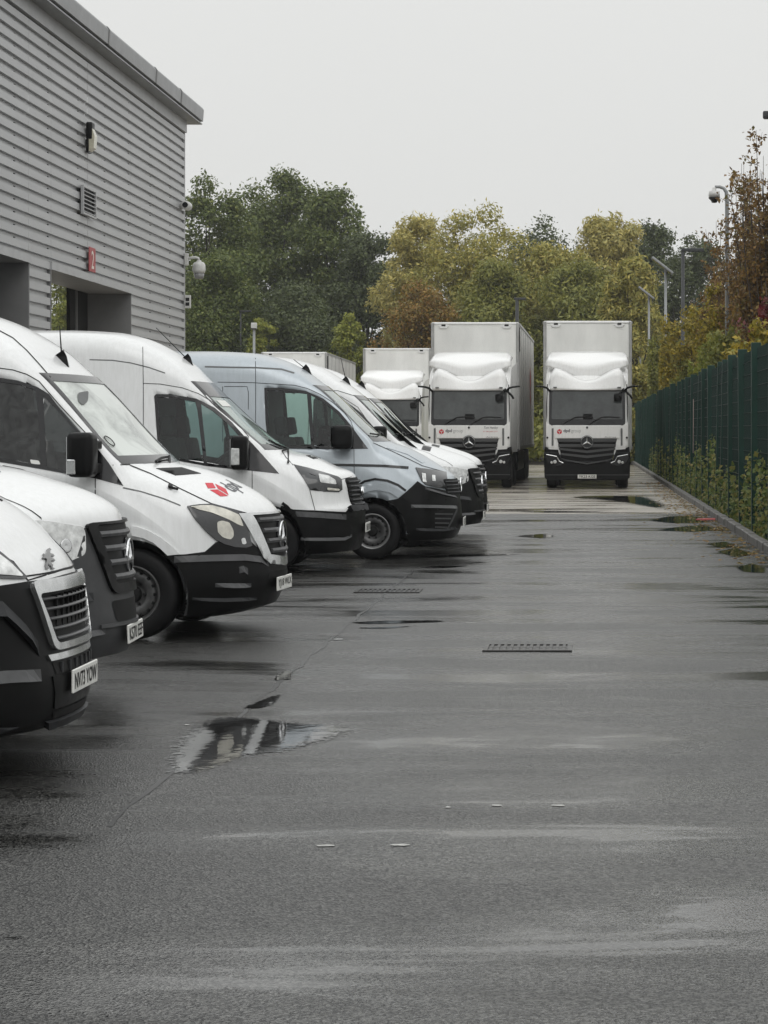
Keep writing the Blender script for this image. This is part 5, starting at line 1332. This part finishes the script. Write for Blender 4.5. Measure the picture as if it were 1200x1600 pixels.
T('oak_tree', 'dark green tree behind the flood lights along the fence', 1020, 342, 110, 146, 'darkleaf', n=21315, leaf=0.146, group=G1)
T('oak_tree', 'dark tree behind the black lamp with a side arm', 1085, 362, 130, 142, 'darkleaf', n=24360, leaf=0.146, group=G1)
T('maple_tree', 'orange-leaved low tree to the left of the lorry with script lettering', 662, 430, 170, 119, 'orange', n=33495, leaf=0.113, base=.02, kind='spread', group=G2)
T('willow_tree', 'olive tree directly behind the lorry with script lettering', 772, 405, 150, 121, 'olive', n=33495, leaf=0.119, base=.02, kind='spread', elong=2.2, down=.7, group=G2)
T('willow_tree', 'olive drooping tree behind the lorry by the fence', 905, 400, 190, 120, 'olive', n=39585, leaf=0.113, base=.02, kind='spread', elong=2.6, down=.9, group=G2)
T('willow_tree', 'yellow-green leaning tree beside the end flood lights of the fence', 990, 400, 110, 112, 'willow', n=27405, leaf=0.106, base=.02, kind='spread', elong=2.6, down=.6, group=G2)
T('young_tree', 'pale green young tree behind the white-topped lamp post', 410, 492, 105, 124, 'lime', n=12789, leaf=0.113, base=.05, kind='upright')
T('young_tree', 'pale green young tree above the box roof of the farthest lorry', 545, 486, 95, 124, 'lime', n=12180, leaf=0.113, base=.05, kind='upright')
T('oak_tree', 'olive tree seen through the glass of the warehouse recess', 92, 400, 90, 132, 'lime', n=20300, leaf=0.145, base=.02, kind='spread', group=G1)
# far wood, closing the gaps low down
pp = []; nn = []
for k in range(130):
    X = rng.uniform(-42, 22); Y = rng.uniform(150, 166); h = rng.uniform(3, 8.5); p, nr = cloud([(X, Y, h*.5), (X+1, Y, h*.8)], [h*.4, h*.25], 230); pp.append(p); nn.append(nr)
tag(leaves('woodland', np.vstack(pp), np.vstack(nn), .32, 'darkleaf'), kind='stuff')
pp = []; nn = []
for k in range(70):
    X = rng.uniform(-30, 5); Y = rng.uniform(107, 116); h = rng.uniform(1.5, 3.6); p, nr = cloud([(X, Y, h*.5)], [h*.55], 260); pp.append(p); nn.append(nr)
tag(leaves('undergrowth', np.vstack(pp), np.vstack(nn), .2, 'olive'), kind='stuff')

# hedge trees behind the fence: many upright stems, leaves strung along them
def stems(name, label, X, Y, h, w, mat, nst=14, per=240, leaf=.085, bare=.25, base=.3, lean=.0, cat='tree', group='autumn hedge trees behind the fence'):
    X = max(X, 3.5); lim = FX+.22-X
    def sq(q): q = np.array(q, float); q[..., 0] = np.where(q[..., 0] < lim, lim+(lim-q[..., 0])*.35, q[..., 0]); return q
    t = thing(name, label, cat, (X, Y, 0), 0, group); g = Geo(); P = []
    g.tube([(0, 0, -.05), (.02, 0, base), (.03, .02, base*2)], .05, 7, .035)
    for k in range(nst):
        a = rng.uniform(0, 2*PI); r = w/2*rng.uniform(.2, 1); hh = h*rng.uniform(.68, 1)*(1-.22*r/(w/2)); tip = np.array([r*math.cos(a)+lean, r*math.sin(a), hh])
        p0 = np.array([0, 0, base*rng.uniform(.6, 2)]); mid = p0*.45+tip*.55; mid[:2] *= .75; mid += rng.normal(0, .06, 3)
        L = [p0+(mid-p0)*s for s in (0, .5, 1)]+[mid+(tip-mid)*s+rng.normal(0, .03, 3) for s in (.35, .7, 1)]
        L = sq(L); g.tube(L, .022, 5, .005) 
        for j in range(3):                                     # side twigs
            s = rng.uniform(.35, .95); i = min(4, int(s*5)); a0 = L[i]+(L[i+1]-L[i])*(s*5-i); d = rng.normal(size=3)*[1, 1, .5]+[0, 0, .8]; d /= np.linalg.norm(d)
            e = a0+d*rng.uniform(.3, .75); g.tube([a0, (a0+e)/2+rng.normal(0, .03, 3), e], .008, 4, .003)
            m = per//8; u = rng.random(m)[:, None]; P.append(a0+(e-a0)*u+rng.normal(0, .07, (m, 3)))
        m = per; s = rng.random(m)**.8*5*(1-bare*rng.random()); i = np.minimum(4, s.astype(int)); q = L[i]+(L[i+1]-L[i])*(s-i)[:, None]
        dens_ = rng.random(m) < (1.05-bare*1.3*(q[:, 2]/h)**2)
        P.append((q+rng.normal(0, 1, (m, 3))*(.05+.16*(1-q[:, 2]/h))[:, None])[dens_])
    g.build('trunk', 'twig', t, True)
    P = sq(np.vstack(P)); nr = rng.normal(size=P.shape)+[0, 0, .4]
    leaves('crown', P, nr, leaf, mat, t, 1.5, .4); return t
def H(label, px, ytop, Y, w, mat, **k):
    Y = Y*1.22; X, h = at(px, ytop, Y); return stems('hedge_tree', label, X, Y, h, w, mat, **k)
H('tall brown-leaved tree with bare twigs at the right edge of the frame', 1197, 120, 43, 1.9, 'brown', nst=46, per=270, leaf=.075, bare=.75)
H('tall brown-leaved tree with bare tips just left of the one at the right edge', 1166, 200, 49, 1.8, 'brown', nst=42, per=270, leaf=.075, bare=.7)
H('thin brown-leaved tree around the curved camera pole', 1130, 290, 57, 1.9, 'brown', nst=36, per=260, leaf=.08, bare=.65)
H('russet tree between the two tallest brown-leaved ones', 1182, 262, 46, 1.7, 'brown', nst=34, per=270, leaf=.08, bare=.45)
H('russet tree just right of the curved camera pole', 1150, 345, 52, 1.8, 'brown', nst=34, per=280, leaf=.08, bare=.4)
H('dark red-leaved tree low against the right edge', 1200, 395, 39, .9, 'redleaf', nst=10, per=200, bare=.1)
H('orange-gold tree below the curved camera pole', 1122, 405, 52, 2.0, 'gold', nst=26, per=420, bare=.25)
H('golden bushy tree before the black lamp with a side arm', 1085, 425, 60, 2.3, 'gold', nst=24, per=440, bare=.2)
H('gold-green bushy tree left of the golden one', 1048, 455, 68, 2.6, 'gold', nst=24, per=440, leaf=.1, bare=.15)
H('low olive tree nearest the far end of the fence', 1018, 500, 80, 2.8, 'olive', nst=24, per=420, leaf=.11, bare=.1)
H('low yellow-green tree behind the fence under the brown-leaved ones', 1160, 470, 44, 2.2, 'olive', nst=34, per=520, bare=.1)
H('low gold tree close behind the nearest fence panels', 1197, 470, 38, 1.8, 'gold', nst=32, per=480, bare=.1)
H('leafy green-gold shrub behind the middle of the fence', 1110, 500, 50, 1.9, 'lime', nst=24, per=440, bare=.05)
H('leafy olive shrub behind the far third of the fence', 1065, 520, 60, 2.1, 'olive', nst=24, per=440, leaf=.095, bare=.05)
# ivy and brambles along the foot of the fence
P = []; 
for y in np.arange(26, 86, .16):
    hh = .75+.45*math.sin(y*.8)*math.sin(y*.37+1)+.45*rng.random()
    m = int(46 if y < 60 else 26); z = rng.random(m)**1.3*hh+.06; x = FX-.045+rng.normal(0, .05, m); x = np.maximum(x, 2.555)
    P.append(np.c_[x, y+rng.uniform(-.1, .1, m), z])
P = np.vstack(P); nr = rng.normal(size=P.shape)*.6+[-.7, -.5, .4]
tag(leaves('ivy', P, nr, .07, 'ivy', None, 1.2), kind='stuff')
P = []
for y in np.arange(26, 96, .2):
    m = 44; z = rng.random(m)*2.3+.05; x = FX+.25+np.abs(rng.normal(0, .7, m)); P.append(np.c_[x, y+rng.uniform(-.15, .15, m), z*(.7+.3*np.sin(y*.6+x))])
P = np.vstack(P); nr = rng.normal(size=P.shape)+[-.3, -.3, .5]
tag(leaves('brambles', P, nr, .13, 'darkleaf', None, 1.4), kind='stuff')
# fallen leaves by the kerb
m = 900; x = 2.40-np.abs(rng.normal(0, .35, m)); y = rng.uniform(27, 70, m)
tag(leaves('fallen_leaves', np.c_[x, y, np.full(m, .010)], rng.normal(0, .12, (m, 3))+[0, 0, 1], .06, 'orange', None, 1.3), kind='stuff')
# ------------------------------------------------------------------ lamp posts
MT['post'] = M('galvanised_post', (.30, .31, .31), .45, metal=.35, var=.2, vscale=3)
MT['darkpost'] = M('dark_post', (.03, .032, .033), .5)
def pole(t, h, r0=.075, r1=.045, mat='post'):
    Geo().lathe([(0, 0), (r0*1.5, 0), (r0*1.5, .5), (r0, .55), (r1, h), (0, h)], 12, 'z').build('post', mat, t, True)
GL = 'flood lights on posts along the fence'
def flood(px, y, Y, label, rz, group=GL, mat='post', s=1.):
    X, h = at(px, y, Y); t = thing('flood_light', label, 'lamp post', (X, Y, 0), rz, group); pole(t, h, mat=mat)
    o = Geo().rbox(-.34*s, .34*s, -.20*s, .20*s, -.045, .045, .02).build('lamp_head', 'post', t, True); o.location = (-.12, 0, h+.12); o.rotation_euler = (0, math.radians(38), 0)
    Geo().box(-.30*s, .30*s, -.17*s, .17*s, -.05, -.044).build('lamp_lens', 'lens', o); Geo().box(-.05, .05, -.06, .06, h-.1, h+.1).build('head_bracket', mat, t)
    return t
flood(1040, 420, 86, 'flood light on a grey post, tallest of the three along the fence', 0, s=1.5)
flood(1014, 462, 101, 'flood light on a grey post, middle one of the three along the fence', 0, s=1.3)
flood(1000, 490, 114, 'flood light on a grey post, farthest of the three beside the lorry', 0, s=1.4)
X, h = at(1067, 390, 80); t = thing('street_lamp', 'black lamp post with a flat side arm above the golden hedge tree', 'lamp post', (X, 80, 0)); pole(t, h, .07, .06, 'darkpost')
Geo().rbox(-.06, .75, -.07, .07, h-.07, h+.05, .02).build('lamp_head', 'darkpost', t, True); Geo().box(.2, .72, -.06, .06, h-.08, h-.071).build('lamp_lens', 'lens', t)
X, h = at(808, 467, 108); t = thing('street_lamp', 'black lamp post behind the lorry with script lettering', 'lamp post', (X, 108, 0)); pole(t, h, .10, .085, 'darkpost')
Geo().rbox(-.16, .42, -.08, .08, h-.06, h+.06, .02).build('lamp_head', 'darkpost', t, True); Geo().box(.0, .4, -.06, .06, h-.07, h-.061).build('lamp_lens', 'lens', t)
X, h = at(397, 513, 121); t = thing('street_lamp', 'slim grey post with a small white flood light, above the silver-blue van', 'lamp post', (X, 121, 0)); pole(t, h, .09, .07, 'post')
Geo().rbox(-.16, .16, -.10, .06, h-.06, h+.30, .03).build('lamp_head', 'wplastic', t, True); Geo().box(-.15, .15, -.108, -.101, h-.05, h+.0).build('lamp_lens', 'ink', t)
X, h = at(376, 486, 128); t = thing('street_lamp', 'thin dark lamp post in shade left of the white-topped post', 'lamp post', (X, 128, 0)); pole(t, h, .07, .05, 'darkpost')
Geo().rbox(-.1, .6, -.07, .07, h-.05, h+.04, .02).build('lamp_head', 'darkpost', t, True); Geo().box(.1, .5, -.05, .05, h-.06, h-.051).build('lamp_lens', 'lens', t)
X, h = at(1211, 178, 48); t = thing('street_lamp', 'dark lamp post cut by the right edge of the frame', 'lamp post', (X, 48, 0)); pole(t, h, .08, .05, 'darkpost')
Geo().rbox(-.26, .12, -.07, .07, h-.10, h+.06, .03).build('lamp_head', 'darkpost', t, True); Geo().box(-.24, .0, -.05, .05, h-.11, h-.101).build('lamp_lens', 'lens', t)
# dome camera on a swan-neck pole
Yc = 61; X, h = at(1136, 300, Yc); t = thing('pole_camera', 'dome security camera hanging from a curved grey pole above the hedge', 'camera', (X, Yc, 0))
k = Yc/F
Geo().tube([(0, 0, 0), (0, 0, h-.2), (-.02, 0, h), (-.09, 0, h+.10), (-.2, 0, h+.14), (-19*k, 0, h+.14)], .06, 10, .04).build('pole', 'post', t, True)
Geo().lathe([(0, .02), (.05, .02), (.06, -.07), (.15, -.08), (.155, -.24), (.0, -.24)], 20, 'z', (-20*k, 0, h+.10)).build('housing', 'wplastic', t, True)
Geo().lathe([(.15, -.24), (.16, -.27), (.09, -.34), (.07, -.39), (0, -.40)], 20, 'z', (-20*k, 0, h+.10)).build('dome', 'gloss', t, True)

# ------------------------------------------------------------------ damp air
hz = Geo().box(-300, 300, -140, 450, -1.2, 24).build('haze', None)
m = bpy.data.materials.new('damp_air'); m.use_nodes = True; t = m.node_tree; t.nodes.clear()
o = N(t, 'OutputMaterial'); pv = N(t, 'VolumePrincipled', Density=.0004); pv.inputs['Color'].default_value = (.93, .94, .95, 1); pv.inputs['Anisotropy'].default_value = .2
t.links.new(pv.outputs[0], o.inputs['Volume']); hz.data.materials.append(m); tag(hz, kind='stuff')
